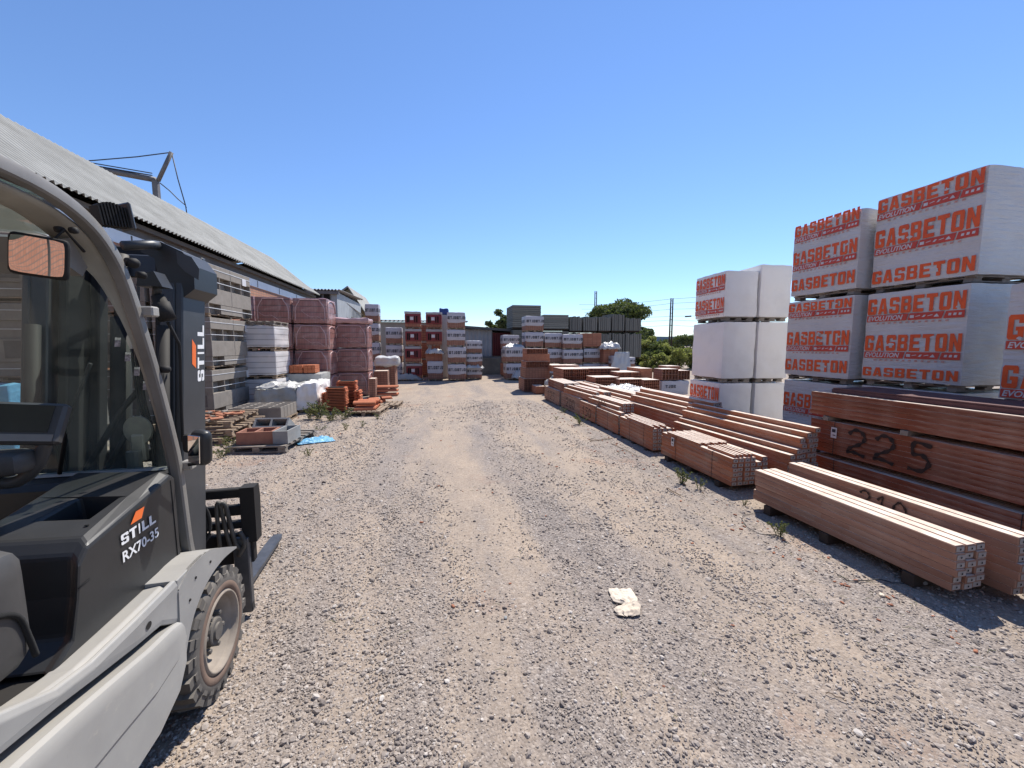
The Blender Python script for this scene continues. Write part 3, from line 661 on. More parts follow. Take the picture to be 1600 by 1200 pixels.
for i, (px, py, Y, rx, rz_, mt, lb) in enumerate([
    (998, 522, 34, 1.9, 1.9, 'leaf', 'dark bush merging with the broad tree behind the upright panel packs'),
    (1022, 548, 25.5, 1.0, .9, 'leaf_yel', 'low yellow-green bush in front of the others, nearest the brick packs'),
    (1010, 526, 30, 1.3, 1.3, 'leaf_yel', 'yellow-green bush beside the dark stacks, leftmost of the bushes'),
    (1032, 536, 28, 1.3, 1.1, 'leaf', 'dull green bush in the middle of the row of bushes'),
    (1062, 532, 27, 1.5, 1.4, 'leaf_yel', 'rounded yellow-green bush right in front of the twin power poles'),
    (1085, 545, 28, 1.2, 1.2, 'leaf', 'dark bush partly hidden by the white block stack'),
    (1074, 520, 46, 2.2, 1.6, 'leaf', 'far dark tree on the skyline right of the twin power poles'),
    (1045, 530, 50, 2.6, 1.6, 'leaf', 'low far tree on the skyline just behind the power poles')]):
    p = PY(px, py, Y); tree(lb, p.x, Y, p.z + .1, (rx, rx, rz_), 4200 if Y < 40 else 2600, .1 if Y < 40 else .16, 20 + i, mt, 'bush' if Y < 40 else 'tree', 'bush' if Y < 40 else 'tree', zc=max(p.z - rz_ * .8, .7), clumps=20)

# power poles and lines
def pole(px, py, Y, label):
    p = PY(px, py, Y); o = thing('power_pole', label, 'power pole', (p.x, Y, 0), 0, 'twin power poles')
    mb = MB()
    for dx in (-.16, .16): mb.tube([(dx, 0, 0), (dx * .85, 0, p.z)], [.10, .075], 8)
    mb.build('post', M['wood_dark'], o); mb = MB()
    for k in range(6): mb.box(-.2, .2, -.03, .03, p.z - .35 - k * .75, p.z - .30 - k * .75)
    mb.build('brace', M['cable'], o); return o, p
po1, pp1 = pole(1050, 466, 45, 'twin dark wooden power pole standing clear above the bushes')
po2, pp2 = pole(931, 455, 60, 'twin power pole whose top just shows above the broad dark tree')
for i, (y0_, yl, yr) in enumerate([(467, 474, 456), (474, 481, 462), (483, 486, 474), (494, 492, 484), (500, 499, 496), (508, 507, 505)]):
    mb = MB(); A = PY(1050, y0_, 45); B = PY(905 + i * 4, yl + 2, 64); C = PY(1230, yr - 12 + i * 3, 34)
    pts = [C.lerp(A, k / 8) - Vector((0, 0, .25 * math.sin(math.pi * k / 8))) for k in range(9)] + [A.lerp(B, k / 8) - Vector((0, 0, .25 * math.sin(math.pi * k / 8))) for k in range(1, 9)]
    mb.tube([tuple(q - A) for q in pts], .018, 4)
    if i == 3: mb.tube([tuple(C.lerp(A, .8) - A - Vector((0, 0, .16))), tuple(C.lerp(A, .86) - A - Vector((0, 0, .16)))], .09, 6)
    tag(mb.build('power_line', M['cable'], None, A), ['topmost', 'second from top', 'third from top', 'fourth from top', 'fifth from top', 'lowest'][i] + ' thin cable strung across the twin power pole', 'cable', 'power lines')

# ================================================================== WRAPPED AERATED BLOCK PALLETS
def pallet_mb(x0, x1, y0, y1, z0, h=.13, ndeck=6, along='x', M_=None):
    mb = MB(); t1 = h * .2
    if along == 'x':   # deck boards run along x
        for i in range(3):
            yc = y0 + .06 + (y1 - y0 - .12) * i / 2
            for j in range(3):
                xc = x0 + .07 + (x1 - x0 - .14) * j / 2; mb.box(xc - .06, xc + .06, yc - .045, yc + .045, z0 + t1, z0 + h - 2 * t1, 0)
            mb.box(x0, x1, yc - .045, yc + .045, z0, z0 + t1, 0)
        for j in range(3):
            xc = x0 + .07 + (x1 - x0 - .14) * j / 2; mb.box(xc - .05, xc + .05, y0, y1, z0 + h - 2 * t1, z0 + h - t1, 0)
        for i in range(ndeck):
            ya = y0 + (y1 - y0 - .09) * i / (ndeck - 1); mb.box(x0, x1, ya, ya + .09, z0 + h - t1, z0 + h, 0)
    else:
        for i in range(3):
            xc = x0 + .06 + (x1 - x0 - .12) * i / 2
            for j in range(3):
                yc = y0 + .07 + (y1 - y0 - .14) * j / 2; mb.box(xc - .045, xc + .045, yc - .06, yc + .06, z0 + t1, z0 + h - 2 * t1, 0)
            mb.box(xc - .045, xc + .045, y0, y1, z0, z0 + t1, 0)
        for j in range(3):
            yc = y0 + .07 + (y1 - y0 - .14) * j / 2; mb.box(x0, x1, yc - .05, yc + .05, z0 + h - 2 * t1, z0 + h - t1, 0)
        for i in range(ndeck):
            xa = x0 + (x1 - x0 - .09) * i / (ndeck - 1); mb.box(xa, xa + .09, y0, y1, z0 + h - t1, z0 + h, 0)
    return mb

def gas_print(W_, D, z0, bands):
    mb = MB(); X = -D / 2 - .008
    P = lambda u, v_: (X, W_ / 2 - u, v_)            # u runs from the far edge towards the camera
    P2 = lambda u, v_: (X - .002, W_ / 2 - u, v_)
    full = W_ * .955; u0 = W_ * .02
    lw = (full - 7 * .022) / 8
    for (zt, h, strip) in bands:
        letters(mb, 'GASBETON', u0, zt - h, lw, h, .022, P, 0)
        if strip:
            zb = zt - h - .012; sh = .085; zc_ = zb - sh
            mb.add([P(u0, zc_), P(u0 + full * .45, zc_), P(u0 + full * .47, zb), P(u0, zb)], [(0, 1, 2, 3)], 1)
            mb.add([P(u0 + full * .465, zc_), P(u0 + full * .80, zc_), P(u0 + full * .82, zb), P(u0 + full * .485, zb)], [(0, 1, 2, 3)], 1)
            mb.add([P(u0 + full * .815, zc_), P(u0 + full, zc_), P(u0 + full, zb), P(u0 + full * .835, zb)], [(0, 1, 2, 3)], 1)
            vs, fs, wd = textpoly('EVOLUTION', .085, .0022, 1.0, .25); k = full * .40 / wd
            mb.add([P2(u0 + .015 + a * k, zc_ + .014 + b_) for a, b_ in vs], fs, 2)
            for j, (uu, kk) in enumerate(((.51, 0), (.57, 1), (.63, 2), (.69, 1), (.75, 3))):
                uc = u0 + full * uu; s_ = .022
                poly = [[(-1, -.8), (1, -.8), (1, .8), (-1, .8)], [(-1.2, -.3), (1.2, .2), (1, .6), (-1, .1)], [(-1, -.6), (.2, -.6), (1, .6), (0, .6)], [(-1.2, -.8), (1.2, -.8), (.8, 0), (.2, .9), (-.6, .1)]][kk]
                mb.add([P2(uc + a * s_, zc_ + .042 + b_ * s_) for a, b_ in poly], [tuple(range(len(poly)))], 2)
            for j in range(3):
                uc = u0 + full * (.87 + j * .045); mb.add([P2(uc - .014, zc_ + .03), P2(uc + .014, zc_ + .03), P2(uc + .018, zc_ + .058), P2(uc - .008, zc_ + .058)], [(0, 1, 2, 3)], 2)
            for j in range(13):
                uc = u0 + full * (.12 + .065 * j) if j < 12 else u0 + full * .5
                if j < 12: mb.add([P(uc, zc_ - .035), P(uc + .03, zc_ - .035), P(uc + .034, zc_ - .015), P(uc + .004, zc_ - .015)], [(0, 1, 2, 3)], 3)
    return mb
INKS = [M['ink'], M['ink_red'], M['ink_white'], M['ink_dots']]
def gas(label, x0, yn, z0, W_, D, h, bands, rz=0.0, mat='film', seed=0):
    """front (printed) face at x0 facing the road; yn = near end"""
    o = thing('wrapped_block_pallet', label, 'block pallet', (x0 + D / 2, yn + W_ / 2, z0), rz, 'white wrapped pallets of aerated concrete blocks')
    ph = .075; mb = pallet_mb(-D / 2 + .03, D / 2 - .03, -W_ / 2 + .04, W_ / 2 - .04, 0.002, ph - .004, 5, 'x'); mb.build('pallet', M['wood_grey'], o)
    mb = MB(); wrapbox(mb, -D / 2, D / 2, -W_ / 2, W_ / 2, ph, h - .006, (14, 18, 22), .018, .011, 4.5, seed); mb.build('wrapped_blocks', M[mat], o)
    if bands:
        rg = random.Random(seed * 3 + 1); mp = MB(); X = -D / 2 - .0115
        for _ in range(9 if seed in (4, 5) else 4):
            zt_, hh_, _s = rg.choice(bands); uu = rg.uniform(-W_ * .46, W_ * .46); zz = zt_ - rg.uniform(0, hh_); n8 = 9
            mp.add([(X, uu + rg.uniform(.01, .045) * math.cos(q * 6.283 / n8), zz + rg.uniform(.006, .03) * math.sin(q * 6.283 / n8)) for q in range(n8)], [tuple(range(n8))], 0)
        mp.build('worn_patch', M[mat], o, recalc=False)
    for bd in bands: gas_print(W_, D, ph, [bd]).build('printed_film', INKS, o, recalc=False)
    return o
B1 = [(1.235, .17, True), (.83, .23, True), (.29, .17, False)]
B2 = [(1.17, .21, True), (.68, .21, True), (.245, .12, False)]
B3 = [(1.20, .17, True), (.78, .20, True), (.34, .18, False)]
B4 = [(1.10, .20, True), (.62, .20, True), (.26, .13, False)]
gas('tall printed pallet at the top of the nearest full white stack, highest of all', 5.94, 3.51, 2.52, 1.13, 1.05, 1.26, B1, 0, seed=1)
gas('printed white pallet just under the highest one, above the 225 lintels', 5.90, 3.53, 1.26, 1.10, 1.05, 1.255, B2, 0, seed=2)
gas('printed pallet mostly hidden behind the 225 lintels, base of the nearest full stack', 5.92, 3.53, 0, 1.10, 1.05, 1.255, B3, 0, seed=3)
gas('printed pallet on top of the middle white stack, torn print at its upper edge', 5.80, 4.73, 2.53, 1.06, 1.05, 1.18, B3, R(.5), seed=4)
gas('middle pallet of the middle white stack with wrinkled faded print', 5.79, 4.72, 1.24, 1.08, 1.05, 1.285, [(1.24, .13, True), (.78, .21, True), (.34, .18, False)], 0, seed=5)
gas('bottom pallet of the middle white stack, its print cut by the red lintels', 5.81, 4.74, 0, 1.07, 1.05, 1.235, [(1.02, .22, True), (.5, .2, True)], 0, seed=6)
gas('nearest printed pallet cut by the right edge of the picture, upper of its two', 5.72, 1.98, 1.18, 1.14, 1.05, 1.25, [(.93, .25, True), (.42, .23, True)], 0, seed=7)
gas('lower pallet beneath the printed one at the right edge, behind the lintels', 5.74, 1.98, 0, 1.14, 1.05, 1.175, B4, 0, seed=8)
CA = R(-3)
gas('uppermost pallet with two orange print bands on the far white stack', 5.27, 6.62, 2.26, .94, .66, .93, [(.86, .19, True), (.44, .19, True)], CA, 'film2', 9)
gas('plain white unprinted pallet in the middle of the far white stack', 5.26, 6.60, 1.10, .98, .66, 1.15, [], CA, 'film2', 10)
gas('bottom pallet of the far white stack with one big orange print band', 5.24, 6.60, 0, .98, .66, 1.095, [(1.0, .24, True), (.36, .2, False)], CA, 'film2', 11)
gas('plain white pallet at the top of the rear column, slightly higher than its neighbour', 5.96, 6.56, 2.26, .98, .64, 1.05, [], CA, 'film2', 12)
gas('plain white pallet in the middle of the rear column of the far stack', 5.95, 6.54, 1.10, .98, .64, 1.15, [], CA, 'film2', 13)
gas('plain white pallet at the foot of the rear column of the far stack', 5.95, 6.54, 0, .98, .64, 1.095, [], CA, 'film2', 14)

# ================================================================== LINTEL BUNDLES
_bars = {}
def barmesh(L, w_, h, mat):
    k = (round(L, 2), w_, h, mat)
    if k in _bars: return _bars[k]
    mb = MB(); mb.box(0, w_, 0, L, 0, h, 0, .004)
    for ye, sgn in ((0, -1), (L, 1)):
        y = ye + sgn * .0025; a = .009
        mb.add([(a, y, a), (w_ - a, y, a), (w_ - a, y, h - a), (a, y, h - a)], [(0, 1, 2, 3)], 1)
        y = ye + sgn * .005; c = (w_ / 2, h * .48); r_ = min(w_, h) * .13
        mb.add([(c[0] - r_, y, c[1] - r_), (c[0] + r_, y, c[1] - r_ * .8), (c[0] + r_ * .7, y, c[1] + r_), (c[0] - r_ * .8, y, c[1] + r_ * .9)], [(0, 1, 2, 3)], 2)
    # the clay shell is open on top: pale concrete fill shows along its whole length
    mb.box(w_ * .04, w_ * .84, .003, L - .003, h + .0004, h + .0016, 3)
    _bars[k] = mb.mesh('lintel', [M[mat], M['concrete'], M['dark'], M['fill']]); return _bars[k]
NB = [0]
def bundle(label, x, y, z, cols, rows, L, w_=.09, h=.055, rz=0.0, mat='bar', jit=.015, skip=(), straps=(), num=None, runners=True, grp='bundles of terracotta lintels laid along the yard', extra=(), tagpos=None):
    """x,y,z: near left bottom corner"""
    NB[0] += 1; rng = random.Random(NB[0])
    o = thing('lintel_bundle', label, 'lintel bundle', (x, y, z), rz, grp); zb = .0
    if runners:
        for yy in (L * .12, L * .5, L * .86):
            mb = MB(); mb.box(-.02, cols * w_ + .02, yy, yy + .08, -z + .005, -.003); mb.build('runner', M['wood_dark'], o)
    for j in range(rows):
        for i in range(cols):
            if (i, j) in skip: continue
            link('lintel', barmesh(L, w_ - .003, h - .002, mat), o, (i * w_ + rng.uniform(-.0015, .0015), rng.uniform(-jit, jit), j * h), (0, 0, rng.uniform(-.0015, .0015)))
    for (i, j, dy, l2) in extra: link('lintel', barmesh(l2, w_ * (.42 if len(extra) > 3 else 1) - .003, h * (.6 if len(extra) > 3 else 1) - .002, mat), o, (i * w_, dy, j * h + .002), (0, 0, rng.uniform(-.01, .01)))
    Wt = cols * w_; Ht = rows * h
    for yy in straps:
        mb = MB(); e = .0015; g_ = .002
        mb.box(-e - g_, -g_, yy, yy + .007, -.002, Ht + g_); mb.box(Wt + g_, Wt + g_ + e, yy, yy + .007, -.002, Ht + g_); mb.box(-e - g_, Wt + g_ + e, yy, yy + .007, Ht + g_, Ht + g_ + e)
        mb.build('strap', M['strap'], o)
    if num:
        s_, u0, v0, dw, dh, st_ = num; mb = MB(); spray(mb, s_, u0, v0, dw, dh, st_, lambda u, v__: (-.010, L - u, v__)); mb.build('painted_number', M['spray'], o, recalc=False)
    if tagpos:
        yy, zz = tagpos; mb = MB(); mb.box(-.014, -.011, yy - .035, yy + .035, zz, zz + .13); tg = mb.build('paper_tag', M['ink_white'], o)
        mb = MB(); mb.box(-.016, -.0145, yy - .022, yy + .022, zz + .07, zz + .11); mb.box(-.016, -.0145, yy - .022, yy + .01, zz + .03, zz + .04); mb.build('tag_print', M['black_ink'], tg)
    return o
FR = R(3.0)
bundle('long dusty lintel bundle nearest the camera, beside the road edge', 3.47, 2.0, .10, 3, 6, 1.72, .095, .055, R(1.5), 'bar_tan', .012, (), (), extra=[(3.1, 4, .30, 1.3), (3.15, 3, .12, 1.5)])
bundle('paler lintel bundle lying against the nearest one, marked 210 in black', 3.86, 1.90, .08, 3, 7, 1.78, .085, .060, R(1), 'bar_tan', .02, {(2, 6)}, (), ('210', .75, .24, .11, .15, .022))
bundle('lintel bundle second from the camera along the road, with a white tag', 3.50, 4.16, .08, 6, 6, 1.54, .085, .058, R(.5), 'bar', .012, {(4, 5)}, (.35, 1.15), tagpos=(1.22, .2), extra=[(k * .5, 6, .62 + .03 * math.sin(k * 2), .78) for k in range(0, 11, 1)] + [(k * .5, 6, .02, .5) for k in (1, 2.2, 3.4, 5, 6.4)])
bundle('third bundle along the road, lighter spacer lintels on top', 3.50, 6.0, .04, 4, 6, 1.22, .09, .062, 0, 'bar', .012, (), (.28, .8), extra=[(k * .62, 6, .12 * (k % 2), .95 + .05 * k) for k in range(6)])
bundle('fourth bundle along the road, plain sides with one loose lintel across', 3.50, 7.3, .03, 4, 6, 1.12, .09, .062, R(-.5), 'bar', .012, (), (.5,), extra=[(.6, 6, .0, 1.0)])
bundle('fifth bundle along the road, marked 150 in black', 3.50, 8.48, .03, 4, 6, .98, .09, .066, R(.5), 'bar', .012, (), (), ('150', .2, .08, .16, .2, .022))
bundle('sixth bundle along the road, pale side marked 200 in black', 3.52, 9.53, .02, 5, 7, 1.58, .09, .062, 0, 'bar_tan', .012, {(1, 6), (3, 6)}, (), ('200', .5, .08, .2, .25, .025))
bundle('farthest low bundle of the roadside row, marked 125 in black', 3.50, 11.25, .02, 6, 7, 1.65, .09, .062, 0, 'bar_tan', .015, (), (), ('125', .45, .08, .22, .24, .026))
bundle('small bundle marked 200 resting on top of the fourth and fifth bundles', 3.62, 7.55, .42, 4, 3, 1.55, .09, .062, R(2), 'bar', .012, {(0, 2)}, (), ('200', .6, .03, .11, .12, .018), runners=False)
bundle('wide lintel layer lying on top of the sixth bundle', 3.62, 9.0, .45, 5, 3, 1.9, .1, .075, R(3), 'bar', .03, {(0, 2), (2, 2)}, (), runners=False)
bundle('short deep bundle on top of the farthest roadside row, hollow ends showing', 3.56, 11.0, .45, 5, 3, 1.75, .1, .085, R(-1), 'bar_red', .02, (), (), runners=False)
# second row
bundle('broad bundle of long lintels with stepped top, behind the second roadside bundle', 4.12, 3.98, .06, 5, 12, 2.2, .09, .062, R(3.5), 'bar', .03, {(0, k) for k in range(7, 12)} | {(1, k) for k in range(8, 12)} | {(2, 10), (2, 11), (3, 11)}, ())
bundle('stepped bundle of long lintels behind the third roadside bundle', 4.18, 5.85, .08, 5, 11, 2.3, .1, .07, R(2), 'bar', .03, {(0, k) for k in range(7, 11)} | {(1, 9), (1, 10), (2, 10)}, ())
bundle('long narrow lintels in the second row, between stepped bundle and white stack', 4.85, 7.0, .05, 4, 8, 2.3, .09, .07, R(1), 'bar', .08, {(0, 5), (1, 5)}, ())
bundle('low stepped bundle in the second row beside the wide top layer', 4.25, 8.45, .05, 5, 9, 1.9, .1, .07, R(2), 'bar', .05, {(0, 7), (0, 8), (1, 8)}, ())
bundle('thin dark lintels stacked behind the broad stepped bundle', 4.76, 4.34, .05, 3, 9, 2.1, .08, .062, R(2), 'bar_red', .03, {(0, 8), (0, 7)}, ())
bundle('broad pile of long lintels just behind the small bundle marked 200', 4.25, 10.55, .05, 6, 8, 2.2, .1, .07, R(-1), 'bar', .05, {(0, 7), (1, 7), (4, 7)}, ())
bundle('dull red lintels in the third row, left of the far white stack', 5.0, 9.4, .05, 6, 6, 2.2, .1, .07, R(2), 'bar_red', .06, {(0, 5), (5, 5)}, ())
bundle('short hollow lintels in the third row under the crumpled white plastic', 4.95, 11.8, .05, 7, 6, 1.6, .1, .075, R(0), 'bar', .05, {(2, 5)}, ())
bundle('low wide layer of lintels in the fourth row near the wrapped brick pallet', 5.75, 9.6, .05, 7, 4, 2.0, .1, .075, R(1), 'bar', .06, {(6, 3)}, ())
# the marked stack
g2 = 'lintel bundles stacked by the marked 225 pack'
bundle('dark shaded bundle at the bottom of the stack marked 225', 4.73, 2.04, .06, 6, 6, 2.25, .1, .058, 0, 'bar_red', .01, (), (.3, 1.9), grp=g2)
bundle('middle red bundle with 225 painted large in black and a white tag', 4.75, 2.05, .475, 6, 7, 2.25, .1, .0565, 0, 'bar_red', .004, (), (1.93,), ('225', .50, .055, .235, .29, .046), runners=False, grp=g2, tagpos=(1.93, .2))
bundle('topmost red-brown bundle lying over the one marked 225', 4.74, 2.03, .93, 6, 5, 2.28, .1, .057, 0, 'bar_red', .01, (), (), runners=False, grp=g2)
mb = MB()
for yy in (2.25, 3.2, 4.05): mb.box(4.72, 5.38, yy, yy + .07, .874, .926)
tag(mb.build('wood_spacers', M['wood_grey']), 'thin wooden spacers between the 225 bundle and the one above', 'spacer')
mb = MB(); mb.box(0, .62, 0, 2.14, 0, .045, 0, .004)
for i in range(6): mb.box(.0 + i * .104, .09 + i * .104, -.01, 2.12, .047, .06)
tag(mb.build('cover_boards', plain('dark_clay_boards', (.13, .06, .055), (.09, .04, .04), .8, 6), None, (4.82, 1.98, 1.218)), 'thin dark brown boards covering the top of the 225 stack', 'boards')
# dark pallet at the right edge
o = thing('wooden_pallet', 'dark weathered pallet at the right edge behind the nearest lintels', 'pallet', (4.12, .92, 0), 0)
pallet_mb(0, .9, 0, .88, .01, .15, 6, 'x').build('deck', M['wood_dark'], o)
for k in range(1, 3):
    o = thing('wooden_pallet', ['', 'second dark pallet up, stacked at the right edge', 'top dark pallet of the little stack at the right edge'][k], 'pallet', (4.12 + .02 * k, .92, .152 * k), 0)
    pallet_mb(0, .9, 0, .88, .01, .15, 6, 'x').build('deck', M['wood_dark'], o)

# ================================================================== HOLLOW CLAY PACKS
def hollow_pack(label, x0, x1, y0, y1, z0, z1, nx, nz, mat='clay', rz=0.0, group='packs of hollow clay bricks on the right', plain_front=False):
    """pack whose near face shows open cells"""
    o = thing('hollow_brick_pack', label, 'brick pack', ((x0 + x1) / 2, (y0 + y1) / 2, z0), rz, group); hx, hy, h = (x1 - x0) / 2, (y1 - y0) / 2, z1 - z0
    mb = MB()
    if plain_front: mb.box(-hx, hx, -hy, hy, 0, h, 0, .01)
    else:
        mb.box(-hx + .003, hx - .003, -hy + .10, hy, 0, h, 0); tck = .013
        for i in range(nx + 1): xx = -hx + (2 * hx - tck) * i / nx; mb.box(xx, xx + tck, -hy, -hy + .098, 0, h, 0)
        for k in range(nz + 1):
            zz = (h - tck) * k / nz
            for i in range(nx): mb.box(-hx + (2 * hx - tck) * i / nx + tck + .0005, -hx + (2 * hx - tck) * (i + 1) / nx - .0005, -hy + .001, -hy + .097, zz, zz + tck, 0)
    mb.build('bricks', M[mat], o)
    mb = MB(); mb.box(-hx + .01, hx - .012, -hy + .012, hy - .01, h + .001, h + .006); mb.build('sunlit_top', M['fill'], o); return o  # thin pale top plate: sun on the clay put into its colour
def px_pack(label, pl, pr_, pt, pb, Y, dep, nx, nz, mat='clay', zb=None, **k):
    a = PY(pl, pt, Y); b_ = PY(pr_, pb, Y); zb_ = max(b_.z, 0.02) if zb is None else zb
    return hollow_pack(label, a.x, b_.x, Y, Y + dep, zb_, a.z, nx, nz, mat, **k)
px_pack('pale upright clay pack at the foot of the tall brick pile by the road', 819, 858, 592, 614, 14.9, 1.1, 16, 3, 'clay_light', 0.03)
px_pack('plain-sided clay pack, second layer of the tall brick pile', 821, 859, 575, 592, 14.95, 1.0, 4, 2, 'clay_light', plain_front=True)
px_pack('row of hollow clay bricks, third layer of the tall brick pile', 822, 859, 565, 575, 14.95, .95, 14, 2)
px_pack('smooth orange clay layer near the top of the tall brick pile', 824, 859, 553, 565, 15.0, .9, 3, 1, 'clay_plain', plain_front=True)
px_pack('loose hollow bricks crowning the tall brick pile', 823, 856, 545, 553, 15.0, .8, 12, 1)
px_pack('small squat clay pack at the roadside in front of the tall pile', 837, 852, 604, 617, 14.2, .7, 3, 1, 'clay_plain', .02, plain_front=True)
px_pack('long wall of hollow bricks with a pale sunlit top, behind the roadside bundles', 912, 968, 576, 592, 13.0, 1.0, 26, 4)
px_pack('hollow brick pack at the left end of the long hollow wall', 880, 920, 577, 594, 12.9, 1.2, 12, 3)
px_pack('open-celled brick pack right of the long hollow wall', 966, 1003, 582, 597, 12.3, 1.0, 20, 3)
px_pack('solid-faced brick pack at the right end of the hollow wall row', 1001, 1019, 576, 597, 12.3, 1.0, 4, 3, 'clay_plain', plain_front=True)
px_pack('low clay pack with pale sunlit top behind the hollow bricks', 862, 885, 571, 580, 14.5, 1.2, 5, 1, 'clay_plain', plain_front=True)
px_pack('pair of pink hollow blocks on the row behind the long wall', 885, 905, 571, 578, 15.4, .9, 3, 1, 'clay_plain', plain_front=True)
px_pack('hollow brick pack directly behind the small bundle marked 200', 930, 968, 590, 604, 11.9, .8, 14, 3)
px_pack('clay pack between the crumpled plastic and the long hollow wall', 968, 1003, 593, 606, 11.6, .7, 10, 3)
px_pack('low hollow pack left of the half-unwrapped grey pallet', 1006, 1030, 594, 612, 11.4, .8, 8, 4)
a = PY(1034, 595, 12.3); b_ = PY(1077, 595, 12.3)
o = thing('wrapped_brick_pallet', 'half-unwrapped grey film pallet beside the far white stack', 'brick pallet', (a.x, 12.3, 0))
mb = MB(); wrapbox(mb, 0, b_.x - a.x, 0, .9, .1, a.z, (10, 8, 6), .05, .03, 5, 3); mb.build('wrap', M['wrapw'], o)
mb = MB(); P = lambda u, v__: (u, -.035, v__); letters(mb, 'TJD+', .14, .36, .07, .10, .03, P); mb.build('printed_film', M['black_ink'], o, recalc=False)
a2 = PY(1037, 577, 12.3)
hollow_pack('light bricks laid on top of the half-unwrapped pallet', a.x + .02, a.x + .62, 12.32, 12.9, a.z + .02, a2.z, 5, 2, 'clay_light')
hollow_pack('second cluster of light bricks on the half-unwrapped pallet, nearer the white stack', a.x + .64, b_.x + .05, 12.35, 12.95, a.z + .02, a2.z - .06, 4, 2, 'clay_light')
hollow_pack('clay brick pack just behind the half-unwrapped pallet', b_.x - .25, b_.x + .3, 13.3, 13.9, .02, PY(1070, 572, 13.3).z, 3, 4, 'clay', plain_front=True)

def crumple(name, label, cat, x, y, z, sx, sy, h, mat, rz=0, seed=0, n=26, sc=4.0, outline=None, thick=.002, group=None):
    mb = MB(); rng = random.Random(seed)
    def fn(u, v__):
        a_, b2 = (u - .5), (v__ - .5); q = 1 + .35 * ns((math.atan2(b2, a_) * 1.2 + seed, seed, 0), 1.3) if (a_ or b2) else 1
        zz = h * (.5 + .5 * ns((u * sc + seed, v__ * sc, 0))) * (1 - (2 * max(abs(a_), abs(b2))) ** 4) + h * .35 * abs(ns((u * sc * 3, v__ * sc * 3, seed)))
        return (a_ * sx * q, b2 * sy * q, max(zz, 0) + .004)
    mb.grid(fn, n, n, 0, True); o = mb.build(name, M[mat], None, (x, y, z), (0, 0, rz))
    md = o.modifiers.new('s', 'SOLIDIFY'); md.thickness = thick
    return tag(o, label, cat, group)
# flattened bag, notched on its left side
_L = [(415, 470), (490, 485), (545, 520), (575, 620), (592, 600), (620, 528), (690, 560), (702, 640)]; _Rr = [(410, 700), (430, 722), (520, 770), (640, 815), (690, 790), (702, 720)]
def _ip(tb, y): 
    for (a_, b2), (c_, d_) in zip(tb[:-1], tb[1:]):
        if y <= c_: return b2 + (d_ - b2) * max(0, (y - a_) / (c_ - a_))
    return tb[-1][1]
bo = G(976, 945)
def bagf(u, v__):
    y = 412 + 289 * u; x = _ip(_L, y) + (_ip(_Rr, y) - _ip(_L, y)) * v__; q = G(880 + (x + 16 * ns((u * 7, v__ * 7, 4))) / 6.667, 860 + (y + 16 * ns((v__ * 7, u * 7, 2))) / 6.667); e = min(u, 1 - u, v__, 1 - v__)
    return (q.x - bo.x, q.y - bo.y, .012 + min(e * 8, 1) * (.006 + .022 * abs(ns((q.x * 14, q.y * 14, 1))) + .016 * abs(ns((q.x * 38, q.y * 38, 3)))))
mb = MB(); mb.grid(bagf, 44, 36); o = mb.build('plastic_bag', M['paper'], None, (bo.x, bo.y, 0)); o.modifiers.new('s', 'SOLIDIFY').thickness = .002
tag(o, 'crumpled cream plastic bag flattened on the gravel in the foreground', 'bag')
p = G(490, 690); crumple('blue_sheet', 'torn bright blue plastic sheet on the ground by the left pallets', 'sheet', p.x, p.y, .008, .62, .44, .07, 'blue', R(25), 5, 44, 6)
p = PY(1000, 603, 10.6); crumple('plastic_sheet', 'crumpled white plastic draped over the third row of lintels', 'plastic sheet', 5.35, 10.9, .44, 1.3, 1.6, .26, 'plastic', 0, 8, 40, 5)
p = PY(862, 590, 14.2); crumple('plastic_sheet', 'torn white plastic hanging by the tall clay brick pile', 'plastic sheet', p.x + .1, 14.0, p.z - .3, .7, .5, .42, 'plastic', 0, 12, 30, 5)

